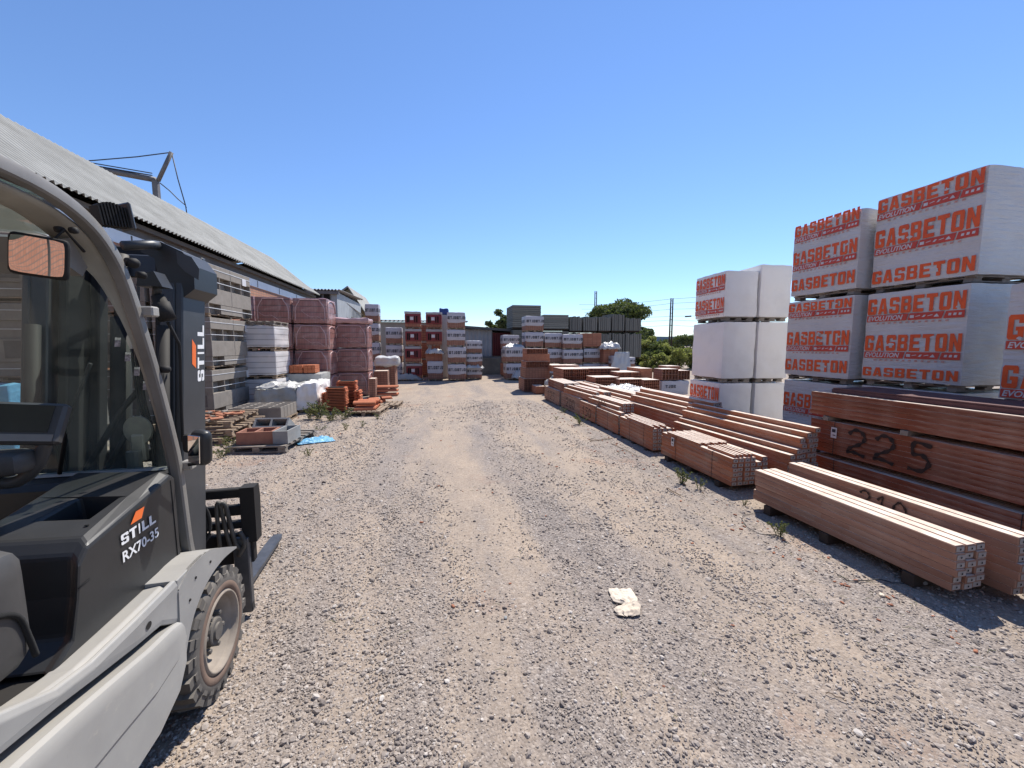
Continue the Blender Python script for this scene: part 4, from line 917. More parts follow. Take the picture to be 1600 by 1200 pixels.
# ================================================================== BRANDED BRICK PALLETS AT THE YARD END
def tj_proto(kind, W_, D, h, seed):
    parts = []
    if kind == 'white':
        mb = MB(); mb.box(-W_ / 2 + .02, W_ / 2 - .02, -D / 2 + .02, D / 2 - .02, .09, h * .5, 0, .01); parts.append(('bricks', mb.mesh('bricks', M['clay_light'])))
        mb = MB(); wrapbox(mb, -W_ / 2, W_ / 2, -D / 2, D / 2, h * .36, h - .01, (8, 8, 6), .05, .022, 4, seed); parts.append(('wrap', mb.mesh('wrap', M['wrapw'])))
        mb = MB(); P = lambda u, v__: (-W_ / 2 + u, -D / 2 - .022, v__); hh = h * .15; z_ = h * .58; dx = seed * .07 % .16
        u = letters(mb, '+TJD+TJD', .01 + dx * .4, z_, .085, hh * 1.1, .034, P, 0, 0, {'+': 1.3, 'J': .75})
        P = lambda u, v__: (-W_ / 2 - .022, D / 2 - u, v__); letters(mb, '+TJD+TJ', .06, z_, .085, hh * 1.1, .034, P, 0, 0, {'+': 1.3, 'J': .75})
        P = lambda u, v__: (W_ / 2 + .022, -D / 2 + u, v__); letters(mb, '+TJD+TJ', .06, z_, .085, hh * 1.1, .034, P, 0, 0, {'+': 1.3, 'J': .75})
        parts.append(('printed_film', mb.mesh('printed_film', M['black_ink'], False)))
    elif kind == 'red':
        mb = MB(); mb.box(-W_ / 2 + .02, W_ / 2 - .02, -D / 2 + .02, D / 2 - .02, .09, h * .36, 0, .01); parts.append(('bricks', mb.mesh('bricks', M['clay'])))
        mb = MB(); wrapbox(mb, -W_ / 2, W_ / 2, -D / 2, D / 2, h * .28, h * .86, (8, 8, 6), .04, .02, 4, seed); parts.append(('wrap', mb.mesh('wrap', M['redwrap'])))
        mb = MB(); wrapbox(mb, -W_ / 2 - .01, W_ / 2 + .01, -D / 2 - .01, D / 2 + .01, h * .84, h - .01, (8, 8, 3), .03, .015, 4, seed + 3); parts.append(('cover_film', mb.mesh('cover_film', M['greywrap'])))
        mb = MB(); y = -D / 2 - .026
        mb.add([(-.16, y, h * .5), (.05, y, h * .5), (.05, y, h * .68), (-.16, y, h * .68)], [(0, 1, 2, 3)], 0); parts.append(('paper_label', mb.mesh('paper_label', M['ink_white'], False)))
        mb = MB()
        for a_, b2 in ((-.38, -.30), (-.27, -.2), (.1, .16), (.22, .3)): mb.add([(a_, y, h * .36), (b2, y, h * .36), (b2, y, h * .74), (a_, y, h * .74)], [(0, 1, 2, 3)], 0)
        parts.append(('printed_film', mb.mesh('printed_film', M['dark'], False)))
    elif kind == 'brick':
        mb = MB(); mb.box(-W_ / 2, W_ / 2, -D / 2, D / 2, .09, h - .02, 0, .01); parts.append(('bricks', mb.mesh('bricks', M['clay'])))
    mb = pallet_mb(-W_ / 2 + .02, W_ / 2 - .02, -D / 2 + .02, D / 2 - .02, 0, .088, 5, 'y'); parts.append(('pallet', mb.mesh('pallet', M['wood'])))
    return parts
_tp = {}
ORD = ['top', 'second down', 'third down', 'fourth down', 'fifth down']
def column(desc, pl, pr_, ptop, Y, kinds, pitch=None, dep=None, x0=None, grp='brick pallets stacked at the yard end', rz0=0.0):
    a = PY(pl, ptop, Y); b_ = PY(pr_, ptop, Y); Wd = b_.x - a.x; n = len(kinds); h = pitch or a.z / n; z = a.z - h; dep = dep or Wd
    rng = random.Random(int(pl * 7 + Y))
    for i, kd in enumerate(kinds):
        v = rng.randrange(3); key = (kd, v)
        if key not in _tp: _tp[key] = tj_proto(kd, 1.0, 1.0, .9, v * 5 + 1)
        if z < -.3: break
        zz = max(z, 0.01); hh = h + (z - zz if z < 0.01 else 0)
        nm = {'white': 'white lettered brick pallet', 'red': 'red-wrapped brick pallet', 'brick': 'bare clay brick pallet'}[kd]
        o = thing('brick_pallet', f'{nm}, {ORD[i]} in {desc}' if n > 1 else f'{nm}, {desc}', 'brick pallet', (a.x + Wd / 2 + rng.uniform(-.03, .03), Y + dep / 2, zz), rz0 + rng.uniform(-.03, .03), grp)
        for nm2, me in _tp[key]:
            c = link(nm2, me, o); c.scale = (Wd, dep, hh / .9)
        z -= h
column('the tall column beside the pink stacks', 569, 591, 474, 21.5, ['white'] * 4)
column('the column against the pale shed', 601, 627, 511, 21.5, ['white'] * 3)
column('the left red column', 632, 657, 486, 21.0, ['red'] * 4)
column('the right red column', 666, 691, 487, 21.0, ['red'] * 2, pitch=.88)
column('an opened layer lower in the right red column', 665, 691, 551, 20.8, ['brick'], pitch=.62)
column('standing at the foot of the right red column', 667, 692, 564, 20.6, ['white'])
column('the hidden row behind the left red column', 643, 667, 507, 23.2, ['brick'] * 3)
column('the hidden row behind the right red column', 674, 699, 505, 23.3, ['brick'] * 3)
column('the tall white column right of the red ones', 698, 727, 487, 20.3, ['white'] * 4)
column('the short column before the grey shed', 728, 753, 532, 21.0, ['white', 'white', 'white'])
column('the low column right of the dark red doors', 786, 812, 523, 22.5, ['white', 'white', 'brick'])
column('the squat pair left of the tallest grey stack', 790, 820, 541, 20.4, ['white', 'white'])
column('the tall column before the tallest formwork stack', 821, 850, 493, 20.5, ['white', 'white', 'white', 'brick'])
column('the second column before the formwork', 851, 878, 520, 20.5, ['white'] * 3)
column('the third column before the formwork', 880, 911, 522, 20.2, ['white'] * 3)
column('the column topped with bare bricks', 912, 940, 520, 20.5, ['brick', 'white', 'white'])
column('the low plastic-hooded column', 943, 965, 545, 20.0, ['brick', 'white'])
column('the rightmost low column under torn plastic', 957, 980, 556, 19.5, ['white', 'white'])
column('the small pack next to the rightmost torn plastic', 979, 993, 558, 20.3, ['white', 'white'])
for px, py, Y, sx, h_, lb, sd_ in [(955, 545, 19.9, 1.0, .55, 'white plastic hood billowing over a low brick pack at the yard end', 2), (680, 552, 20.7, .9, .4, 'loose white plastic lying on the opened pack under the red column', 4),
                              (742, 575, 20.9, .95, .32, 'torn white plastic on the short column by the sheet shed', 6), (805, 543, 20.5, 1.0, .35, 'peaked white plastic on the squat pair of pallets', 7),
                              (812, 590, 20.1, .8, .7, 'white plastic torn open at the foot of the squat pair', 9)]:
    p = PY(px, py, Y); crumple('plastic_sheet', lb, 'plastic sheet', p.x, Y + .3, p.z - .05 if py < 580 else .05, sx, .8, h_, 'plastic', 0, sd_, 22, 4)
# draped translucent sheet
a = PY(950, 582, 19.3); b_ = PY(984, 552, 19.3)
mb = MB(); mb.grid(lambda u, v__: ((u - .5) * (1.3 - .5 * v__) + .25 * v__, .25 * v__ + .08 * ns((u * 5, v__ * 3, 0)), v__ * (b_.z + .05)), 20, 16)
o = mb.build('plastic_sheet', M['plastic'], None, ((a.x + b_.x) / 2, 19.2, .02)); o.modifiers.new('s', 'SOLIDIFY').thickness = .004
tag(o, 'greyish translucent plastic hanging from the rightmost low brick column', 'plastic sheet')
# blue drum on the tall column
a = PY(690, 492, 21.6); mb = MB(); mb.lathe([(0, 0), (0, .24), (.05, .27), (.5, .27), (.55, .24), (.55, 0)], 20, 0, Matrix.Translation((a.x + .1, 22.3, 3.0)))
o = thing('brick_pallet', 'narrow plain pallet stack behind the tall white column, carrying blue film', 'brick pallet', (PY(695, 492, 22.2).x, 22.4, 0))
mb = MB(); wrapbox(mb, -.28, .28, -.4, .4, 0.02, PY(692, 492, 22.2).z, (6, 6, 10), .05, .03, 3, 4); mb.build('wrap', M['greywrap'], o)
mb = MB(); wrapbox(mb, -.30, .2, -.35, .35, PY(692, 492, 22.2).z + .01, PY(692, 482, 22.2).z, (8, 8, 4), .08, .05, 4, 6); mb.build('blue_film', plain('deep_blue_film', (.02, .05, .2), rough=.4), o)
# sagging grey tarp at foot of red column
p = G(639, 594); crumple('tarp', 'low grey tarpaulin heap at the foot of the left red column', 'tarp', p.x - .1, p.y - .1, 0.01, 1.5, .7, .5, 'greyfilm', 0, 4)

# formwork panels: timber-grey stacks behind
def panels(desc, pl, pr_, pt, pb, Y, vert, dep=1.6, below=True):
    a = PY(pl, pt, Y); b_ = PY(pr_, pb, Y); o = thing('formwork_stack', desc, 'panel stack', ((a.x + b_.x) / 2, Y + dep / 2, b_.z), 0, 'grey formwork panel stacks')
    hx = (b_.x - a.x) / 2 - .03; h = a.z - b_.z; mb = MB(); rng = random.Random(int(pl))
    if vert:
        n = max(3, int(hx * 2 / .13))
        for i in range(n): xx = -hx + 2 * hx * i / n; mb.box(xx, xx + 2 * hx / n - .025, -dep / 2 - rng.uniform(0, .05), dep / 2, .09, h - rng.uniform(0, .12))
    else:
        n = max(3, int(h / .13))
        for i in range(n): zz = .09 + (h - .1) * i / n; mb.box(-hx + rng.uniform(0, .02), hx - rng.uniform(0, .02), -dep / 2 - rng.uniform(0, .03), dep / 2, zz, zz + (h - .1) / n - .012)
    mb.build('panels', M['panel_v' if vert else 'panel'], o)
    mb = MB()
    mb.box(-hx + .03, hx - .03, -dep / 2 + .1, dep / 2 - .1, 0, .088)
    mb.build('bearer', M['wood_dark'], o)
panels('tallest grey panel stack, upper pack behind the leftmost white column', 800, 846, 476, 514, 24.5, False, 2.2)
panels('lower grey pack under the tallest panel stack', 801, 847, 515, 556, 24.4, False, 2.2)
panels('wide horizontal panel pack right of the tallest stack, upper tier', 849, 889, 491, 516, 24.5, False)
panels('wide horizontal panel pack right of the tallest stack, lower tier', 849, 889, 517, 558, 24.4, False)
for i, (l, r_, t_) in enumerate([(890, 910, 494), (911, 934, 494), (935, 955, 494), (956, 976, 490), (977, 1002, 496)]):
    wd = ['first', 'second', 'third', 'tallest fourth', 'rightmost'][i]
    panels(f'{wd} upright-panel pack of the dark row, upper tier', l, r_, t_, 519, 24.5, True)
    panels(f'{wd} upright-panel pack of the dark row, lower tier', l, r_, 520, 560, 24.4, True)

# ================================================================== LEFT SIDE STACKS
CB = G(338, 662)
def block_pallet(label, x1, y0, z0, W_, D, h, seed=0, holes=True):
    """x1 = right (road-side) face, y0 = near face"""
    o = thing('concrete_block_pallet', label, 'block pallet', (x1 - W_ / 2, y0 + D / 2, z0), 0, 'strapped pallets of hollow concrete blocks'); ph = .09
    pallet_mb(-W_ / 2 + .03, W_ / 2 - .03, -D / 2 + .03, D / 2 - .03, 0, ph - .004, 6, 'x').build('pallet', M['wood'], o)
    mb = MB(); hh = h - ph - .01; L = [ph, ph + hh * .19, ph + hh * .52, ph + hh * .76, ph + hh]
    # course 1: standing blocks with gaps; 2: solid long blocks; 3: open ends; 4: solid
    e = .0
    def cells(z0_, z1_, n, solid=()):
        t_ = .022
        mb.box(-W_ / 2 + .001, W_ / 2 - .14, -D / 2 + .14, D / 2, z0_, z1_)
        for side in (0, 1):
            Ls = D if side == 0 else W_
            for i in range(n + 1):
                p_ = -Ls / 2 + (Ls - t_) * i / n
                if side == 0: mb.box(W_ / 2 - .139, W_ / 2 - .002, p_, p_ + t_, z0_, z1_)
                elif i < n and side == 1 and i % 2 == 0: mb.box(p_, p_ + t_, -D / 2 + .002, -D / 2 + .139, z0_, z1_)
            for s_ in solid:
                p_ = -Ls / 2 + (Ls - t_) * s_ / n
                if side == 0: mb.box(W_ / 2 - .139, W_ / 2 - .004, p_ + t_ + .001, p_ + (Ls - t_) / n - .001, z0_ + .001, z1_ - .001)
        mb.box(-W_ / 2 + .002, W_ / 2 - .14, -D / 2 + .03, -D / 2 + .139, z0_ + .001, z1_ - .001) if True else None
    def solid(z0_, z1_, n):
        for i in range(n):
            a_ = -D / 2 + D * i / n; mb.box(-W_ / 2, W_ / 2 + .001, a_ + .003, a_ + D / n - .003, z0_ + .003, z1_ - .003, 0, .006)
        # near-face end sockets are flat plates below, shade put into their colour
    cells(L[0], L[1], 4, (1, 2)); solid(L[1], L[2], 2); cells(L[2], L[3], 4); solid(L[3], L[4], 2)
    mb.build('blocks', M['block'], o)
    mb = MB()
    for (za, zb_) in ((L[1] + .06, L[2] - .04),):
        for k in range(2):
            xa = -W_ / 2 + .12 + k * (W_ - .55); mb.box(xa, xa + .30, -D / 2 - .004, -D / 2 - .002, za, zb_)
    mb.build('recess_shade', plain('recess_shade_paint', (.12, .105, .095), rough=.95), o) if 'rc' not in MC else link('recess_shade', mb.mesh('recess_shade', MC['rc']), o)  # dark flat plate, socket shade painted on the block face
    mb = MB()
    for z_ in ((L[0] + L[1]) / 2, (L[2] + L[3]) / 2, (L[3] + L[4]) / 2 + .02):
        mb.box(W_ / 2 + .004, W_ / 2 + .008, -D / 2 - .006, D / 2, z_, z_ + .014); mb.box(-W_ / 2, W_ / 2 + .004, -D / 2 - .010, -D / 2 - .006, z_, z_ + .012)
    mb.build('strap', M['strap_w'], o)
    mb = MB(); mb.box(W_ / 2 + .009, W_ / 2 + .013, D * .28, D * .38, h * .76, h * .9); mb.build('paper_tag', M['ink_white'], o)
    return o
MC = {'rc': plain('recess_shade_paint', (.15, .13, .118), rough=.95)}
Hs = 3.64 / 3; n_ = 0
for ci, (xo, nm) in enumerate([(0, 'column nearest the road'), (-1.25, 'second column from the road, behind the forklift mast')]):
    for k in range(3):
        xx = CB.x + xo - (.02, .0, .04)[k]
        block_pallet(f"strapped grey hollow-block pallet, {['bottom', 'middle', 'top'][k]} of the {nm}", xx + (.05 if k == 2 else 0), CB.y + (.0, .04, .02)[k], .03 + k * Hs, 1.15, 2.1 if ci == 0 else 1.3, Hs, k)
block_pallet('low grey hollow-block pallet tucked behind the road-side column', CB.x + .32, CB.y + 2.25, .03, 1.2, 1.0, 1.25, 5)
for ci, (yo, nm) in enumerate([(-2.75, 'nearer column seen through the cab glass'), ]):
    for k in range(3):
        block_pallet(f"grey hollow-block pallet, {['bottom', 'middle', 'top'][k]} of the {nm}", -6.1, CB.y + yo, .03 + k * Hs, 1.2, 1.2, Hs, k)

# white wrapped stack behind the blocks
def soft_pallet(label, x0, x1, y0, dep, z0, z1, mat, seed=0, name='wrapped_pallet', cat='wrapped pallet', group=None, top=None, n=(12, 12, 10), pal=True, amp=.02, sag=0.0, fold=False):
    o = thing(name, label, cat, ((x0 + x1) / 2, y0 + dep / 2, z0), 0, group); hx, hy, h = (x1 - x0) / 2, dep / 2, z1 - z0; b0 = .09 if pal else .01
    if pal: pallet_mb(-hx + .02, hx - .02, -hy + .02, hy - .02, 0, b0 - .003, 5, 'y').build('pallet', M['wood'], o)
    mb = MB(); wrapbox(mb, -hx, hx, -hy, hy, b0, h, n, .04, amp, 4, seed, 0, sag); mb.build('wrap', M[mat], o)
    if fold:
        mb = MB(); e = hy + .012
        P = lambda u, v__: (u, -hy - .02, v__); rng = random.Random(seed)
        pts = smooth2([(-hx + .07, h * .12), (-hx + .09, h * .6), (-hx + .2, h * .86), (-hx * .5, h * .93), (hx * .5, h * .93), (hx - .2, h * .86), (hx - .08, h * .6), (hx - .07, h * .12)], 4)
        mb.tube([(u, -hy - .006, v__) for u, v__ in pts], .016, 5)
        a_ = rng.uniform(-.3, .1); mb.tube([(u, -hy - .006, v__) for u, v__ in smooth2([(a_ - .25, h * .5), (a_, h * .28), (a_ + .2, h * .30), (a_ + .42, h * .1)], 4)], .007, 5)
        P = smooth2([(-hy + .1, h * .15), (-hy + .12, h * .7), (-hy + .3, h * .9), (hy - .3, h * .88), (hy - .1, h * .5)], 4)
        mb.tube([(hx + .006, u, v__) for u, v__ in P], .018, 5); mb.build('film_fold_highlight', M['fold'], o)
    return o
Yw = 11.9; a = PY(392, 510, Yw); b_ = PY(428, 510, Yw)
zt = [PY(400, q, Yw).z for q in (508, 548, 592)] + [.02]
for k, nm in enumerate(['top, under a wooden pallet', 'middle', 'bottom']):
    soft_pallet(f'white film-wrapped pallet of sheets beside the grey blocks, {nm} of three', a.x - .5, b_.x, Yw, 1.1, zt[k + 1], zt[k] - .01, 'sheets', k, group='white sheet pallets behind the block stack')
o = thing('wooden_pallet', 'empty wooden pallet lying on top of the white sheet pallets', 'pallet', (a.x - .5, Yw, zt[0])); pallet_mb(0, b_.x - a.x + .5, 0, 1.1, 0, .12, 6, 'y').build('deck', M['wood_grey'], o)

# pink film-wrapped brick stacks
gp_ = 'film-wrapped stacks of dark red bricks'
def pinkcol(desc, pl, pr_, ptop, Y, n, dep, z_low=0.0):
    a = PY(pl, ptop, Y); b_ = PY(pr_, ptop, Y); h = a.z / n
    for i in range(n):
        soft_pallet(f"wrapped red brick pack, {['top', 'second', 'third', 'bottom'][i if i < n - 1 else 3]} of {desc}", a.x, b_.x, Y, dep, a.z - h * (i + 1) + .01, a.z - h * i, 'pinkpack', int(pl) + i, 'wrapped_brick_pack', 'brick pack', gp_, n=(10, 12, 8), pal=False, amp=.018, fold=True)
pinkcol('the leftmost pink stack', 397, 453, 463, 13.8, 4, 1.2)
pinkcol('the tall middle pink stack', 456, 510, 465, 13.8, 4, 1.15)
pinkcol('the rightmost pink stack by the road', 517, 573, 506, 14.9, 3, 1.1)
a = PY(517, 506, 14.9); b_ = PY(575, 506, 14.9)
mb = MB(); wrapbox(mb, a.x - .02, b_.x + .02, 14.88, 16.0, a.z + .01, a.z + .22, (12, 12, 4), .06, .05, 3, 5)
tag(mb.build('film_hood', M['pinkfilm']), 'loose pinkish film bunched on top of the rightmost pink stack', 'film')
pinkcol('the rear pink stack half seen between the blocks', 372, 396, 462, 15.2, 4, 1.2)

# low film-wrapped pallets with loose bricks in front of the pink stacks
a = PY(404, 606, 11.6); b_ = PY(499, 606, 11.6)
soft_pallet('low grey film-covered pallet in front of the white pallets, sunlit plastic on top', a.x, a.x + (b_.x - a.x) * .66, 11.3, 1.1, .02, .72, 'greyfilm', 31, n=(22, 20, 12), amp=.07, sag=.12)
soft_pallet('low white film-wrapped pallet beside the dull grey one', a.x + (b_.x - a.x) * .67, b_.x, 11.35, 1.3, .02, .78, 'film2', 33, n=(18, 20, 12), amp=.07, sag=.14)
p = G(450, 640); crumple('plastic_sheet', 'bright white plastic thrown over the low grey-covered pallet', 'plastic sheet', a.x + .45, 11.8, .66, 1.0, .8, .2, 'plastic', 0, 17, 34, 4)
a = PY(428, 585, 12.9); b_ = PY(505, 585, 12.9)
soft_pallet('film-covered pallet in the second row, carrying loose orange bricks', a.x, b_.x, 12.75, 1.0, .02, a.z + .02, 'greyfilm', 35, n=(14, 12, 8), amp=.03)
for k, (l, r_) in enumerate([(432, 450), (452, 472), (474, 492)]):
    q = PY(l, 582, 12.8); q2 = PY(r_, 569, 12.8); mb = MB(); nb = 2
    for i in range(3):
        for j in range(2): mb.box(q.x + (q2.x - q.x) * i / 3 + .005, q.x + (q2.x - q.x) * (i + 1) / 3, 12.8, 13.25, a.z + .04 + j * .12, a.z + .155 + j * .12, 0, .005)
    tag(mb.build('brick_cluster', M['orange_clay'], None, (0, 0, 0), None), f"{['left', 'middle', 'right'][k]} cluster of loose orange bricks on the film-covered pallet", 'bricks')

# open pallet of upright grey blocks
def hblock(mb, x0, x1, y0, y1, z0, z1, nx=2, ny=1, mi=0, t_=.03):
    mb.box(x0, x1, y0, y0 + t_, z0, z1, mi); mb.box(x0, x1, y1 - t_, y1, z0, z1, mi)
    for i in range(nx + 1): xx = x0 + (x1 - x0 - t_) * i / nx; mb.box(xx, xx + t_, y0 + t_, y1 - t_, z0, z1 - .001, mi)
    mb.box(x0 + t_, x1 - t_, y0 + t_, y1 - t_, z0 + .002, z0 + .03, mi)
K0 = G(441, 664); 
o = thing('wooden_pallet', 'wooden pallet under the row of upright hollow grey blocks', 'pallet', (K0.x, K0.y, 0), R(0), None); pallet_mb(-1.12, 0, 0, 1.05, .01, .11, 6, 'y').build('deck', M['wood'], o)
k = 0
for i in range(2):
    for j in range(5):
        mb = MB(); hblock(mb, 0, .53, 0, .19, 0, .27)
        ob = mb.build('hollow_block', M['block'], None, (K0.x - 1.10 + i * .55, K0.y + .02 + j * .205, .125)); k += 1
        tag(ob, f"upright hollow grey block, {['first', 'second', 'third', 'fourth', 'fifth'][j]} from the front in the {['left', 'right'][i]} row", 'block', 'grey blocks on the open pallet')
# front pallet with planter and odd blocks
K1 = G(352, 711); K2 = G(441, 711)
o = thing('wooden_pallet', 'weathered pallet carrying the terracotta planter and odd blocks', 'pallet', (K1.x, K1.y, 0), R(-4)); pallet_mb(0, K2.x - K1.x + .02, 0, 1.35, .01, .12, 7, 'x').build('deck', M['wood_grey'], o)
mb = MB(); hblock(mb, 0, .56, 0, .40, 0, .21, 2, t_=.035); tag(mb.build('planter_block', plain('pink_clay', (.36, .17, .11), (.28, .13, .09), .9, 9), None, (K1.x + .12, K1.y + .12, .13), (0, 0, R(2))), 'terracotta two-cell block on the front pallet', 'block')
mb = MB(); hblock(mb, 0, .24, 0, .55, 0, .22, 1); tag(mb.build('hollow_block', M['block_grey'], None, (K1.x + .70, K1.y + .08, .13), (0, 0, R(-3))), 'grey hollow block standing right of the terracotta one', 'block')
mb = MB(); hblock(mb, 0, .60, 0, .2, 0, .26, 2); tag(mb.build('hollow_block', M['block_grey'], None, (K1.x + .18, K1.y + .82, .16), (R(50), 0, R(-6))), 'grey hollow block tipped over behind the terracotta one', 'block')
mb = MB(); mb.box(0, .5, 0, .22, 0, .2, 0, .01); tag(mb.build('solid_block', plain('brown_clay_block', (.2, .1, .08)), None, (K1.x + .22, K1.y + .62, .13), (0, 0, R(3))), 'brown clay block between the tipped grey block and the terracotta one', 'block')
# stacked pallets with rubble, behind the mirror
K3 = G(322, 700)
for k, (dx, dy, dz, l) in enumerate([(-1.0, .2, 0, 'bottom'), (-.95, .25, .13, 'middle'), (-1.02, .3, .26, 'top')]):
    o = thing('wooden_pallet', f'{l} pallet of the tilted pile behind the forklift mirror', 'pallet', (K3.x + dx, K3.y + dy, dz), R(4 * k - 3)); pallet_mb(0, 1.25, 0, 1.5, .01, .12, 7, 'x').build('deck', M['wood'], o)
mb = MB(); rng = random.Random(4)
for i in range(40):
    x_, y_ = rng.uniform(-.9, .1), rng.uniform(.35, 1.4); M_ = Matrix.Translation((K3.x + x_, K3.y + y_, .42 + rng.random() * .05)) @ Matrix.Rotation(rng.uniform(0, 6), 4, 'Z') @ Matrix.Rotation(rng.uniform(-.4, .4), 4, 'X')
    mb.box(-.1, .1, -.04, .04, -.01, .012, rng.choice((0, 0, 1)), .003, M_)
tag(mb.build('tile_rubble', [M['clay_plain'], M['wood_grey']]), 'broken tile pieces and slats heaped on the tilted pallets', 'rubble', kind='stuff')

# roof tile stacks
def tile_stack(label, x, y, z, w_, d, n, th, mat='orange_clay', rz=0, seed=0, curved=False):
    rng = random.Random(seed); mb = MB()
    for i in range(n):
        Mx = Matrix.Translation((rng.uniform(-.012, .012), rng.uniform(-.012, .012), i * th)) @ Matrix.Rotation(rng.uniform(-.02, .02), 4, 'Z')
        if curved:
            r_ = d * .5; pr2 = [(r_ * math.cos(q), r_ * .55 * math.sin(q)) for q in [math.pi * k / 8 for k in range(9)]]
            pr2 += [(a_ * .86, b2 * .86 - .001) for a_, b2 in reversed(pr2)]
            mb.prism(pr2, 0, -w_ / 2, w_ / 2, 0, Mx @ Matrix.Translation((0, 0, 0)))
        else:
            mb.box(-w_ / 2, w_ / 2, -d / 2, d / 2, 0, th * .45, 0, .003, Mx); mb.box(-w_ / 2 + .02, -w_ / 2 + .05, -d / 2 + .02, d / 2 - .02, th * .46, th * .93, 0, 0, Mx); mb.box(w_ / 2 - .05, w_ / 2 - .02, -d / 2 + .02, d / 2 - .02, th * .46, th * .93, 0, 0, Mx); mb.box(-w_ / 2 + .06, w_ / 2 - .06, -d / 2 + .05, d / 2 - .05, th * .46, th * .9, 1, 0, Mx)  # near-black inner box stands in for shade in the tile gaps
    o = mb.build('tile_stack', [M[mat], M['dark']], None, (x, y, z), (0, 0, rz)); return tag(o, label, 'tile stack', 'stacks of orange roof tiles')
q = G(528, 646)
tile_stack('tall stack of flat orange roof tiles standing on weeds, front one', q.x - .06, q.y + .25, .06, .52, .32, 15, .042, seed=1)
tile_stack('tall stack of flat orange tiles just behind the front tile stack', q.x + .10, q.y + .75, .06, .52, .32, 18, .042, seed=2)
tile_stack('narrow orange tile stack at the left of the tall tile stacks', q.x - .42, q.y + .5, .06, .14, .4, 11, .042, seed=3)
tile_stack('narrow orange tile stack between tall stack and curved tiles', q.x + .42, q.y + .6, .1, .16, .4, 11, .042, seed=9)
T0 = G(545, 651)
o = thing('wooden_pallet', 'light wooden pallet under the curved ridge tiles', 'pallet', (T0.x - .05, T0.y, 0), R(-6)); pallet_mb(0, .82, 0, 1.0, .01, .12, 7, 'y').build('deck', M['wood'], o)
for k, (dx, dy, dz) in enumerate([(.38, .2, .13), (.38, .42, .13), (.36, .3, .27), (.40, .62, .27), (.38, .7, .13)]):
    tile_stack(f"curved orange ridge tile, {['front bottom', 'middle bottom', 'front upper', 'rear upper', 'rear bottom'][k]} one on the light pallet", T0.x + dx, T0.y + dy, dz, .55, .26, 2, .02, seed=10 + k, curved=True)
q = G(603, 638)
o = thing('wooden_pallet', 'small pallet with scattered curved tiles farther along the left side', 'pallet', (q.x - .5, q.y - .1, 0), R(-5)); pallet_mb(0, .85, 0, .9, .01, .11, 6, 'y').build('deck', M['wood'], o)
for k in range(4): tile_stack(f"curved clay tile, {['left', 'centre', 'right', 'leaning'][k]} one on the small farther pallet", q.x - .55 + k * .17, q.y + .1 + .12 * k, .13 + (k % 2) * .08, .3, .2, 2, .03, seed=20 + k, curved=True, rz=R(70 - 40 * (k % 2)))
a = PY(588, 612, 15.0); b_ = PY(624, 612, 15.0)
for k in range(3): tile_stack(f"long row of ridge tiles, {['bottom', 'middle', 'top'][k]} row beside the pale brick packs", (a.x + b_.x) / 2, 14.7 + .05 * k, .04 + k * .13, b_.x - a.x, .3, 1, .1, seed=30 + k, curved=True)
a = PY(584, 556, 17.0); b_ = PY(621, 556, 17.0); 
px_pack('brick pack under a white plastic cap at the road side, left', 586, 618, 570, 603, 16.8, .9, 4, 4, 'clay_light', .02, plain_front=True, group='brick packs on the left')
px_pack('smaller pale brick pack in front of the plastic-capped one', 584, 606, 580, 604, 15.9, .7, 3, 3, 'clay_light', .02, plain_front=True, group='brick packs on the left')
px_pack('thin column of light bricks against the rightmost pink stack', 576, 587, 592, 618, 14.3, .5, 2, 5, 'clay_light', .02, plain_front=True, group='brick packs on the left')
a = PY(584, 568, 16.7); b_ = PY(622, 568, 16.7); mb = MB(); wrapbox(mb, a.x, b_.x, 16.7, 17.8, a.z - .12, a.z + .25, (14, 14, 5), .1, .08, 3, 15)
tag(mb.build('plastic_sheet', M['plastic']), 'white plastic cap bunched over the pale brick pack on the left', 'plastic sheet')
# blue film pallet seen past the cab screen
q = PY(15, 612, 7.0)
soft_pallet('pallet wrapped in light blue film, seen through the cab behind the screen', q.x - .9, PY(12, 612, 7.0).x, 7.0, .3, .02, PY(15, 601, 7).z, 'blue', 41, name='wrapped_pallet', n=(12, 12, 10), amp=.03)

# brick building behind the photographer (seen only in the cab mirror)
o = thing('brick_building', 'terracotta brick building reflected in the cab mirror, behind the viewpoint', 'building', (-4, -8, 0))
mb = MB(); mb.box(-1.5, 5.5, -2, 0, 0, 5.2); mb.build('wall', M['brickwall'], o)
mb = MB(); mb.box(-1.7, 5.7, -2.2, .3, 5.2, 5.4); mb.build('roof', M['soffit'], o)

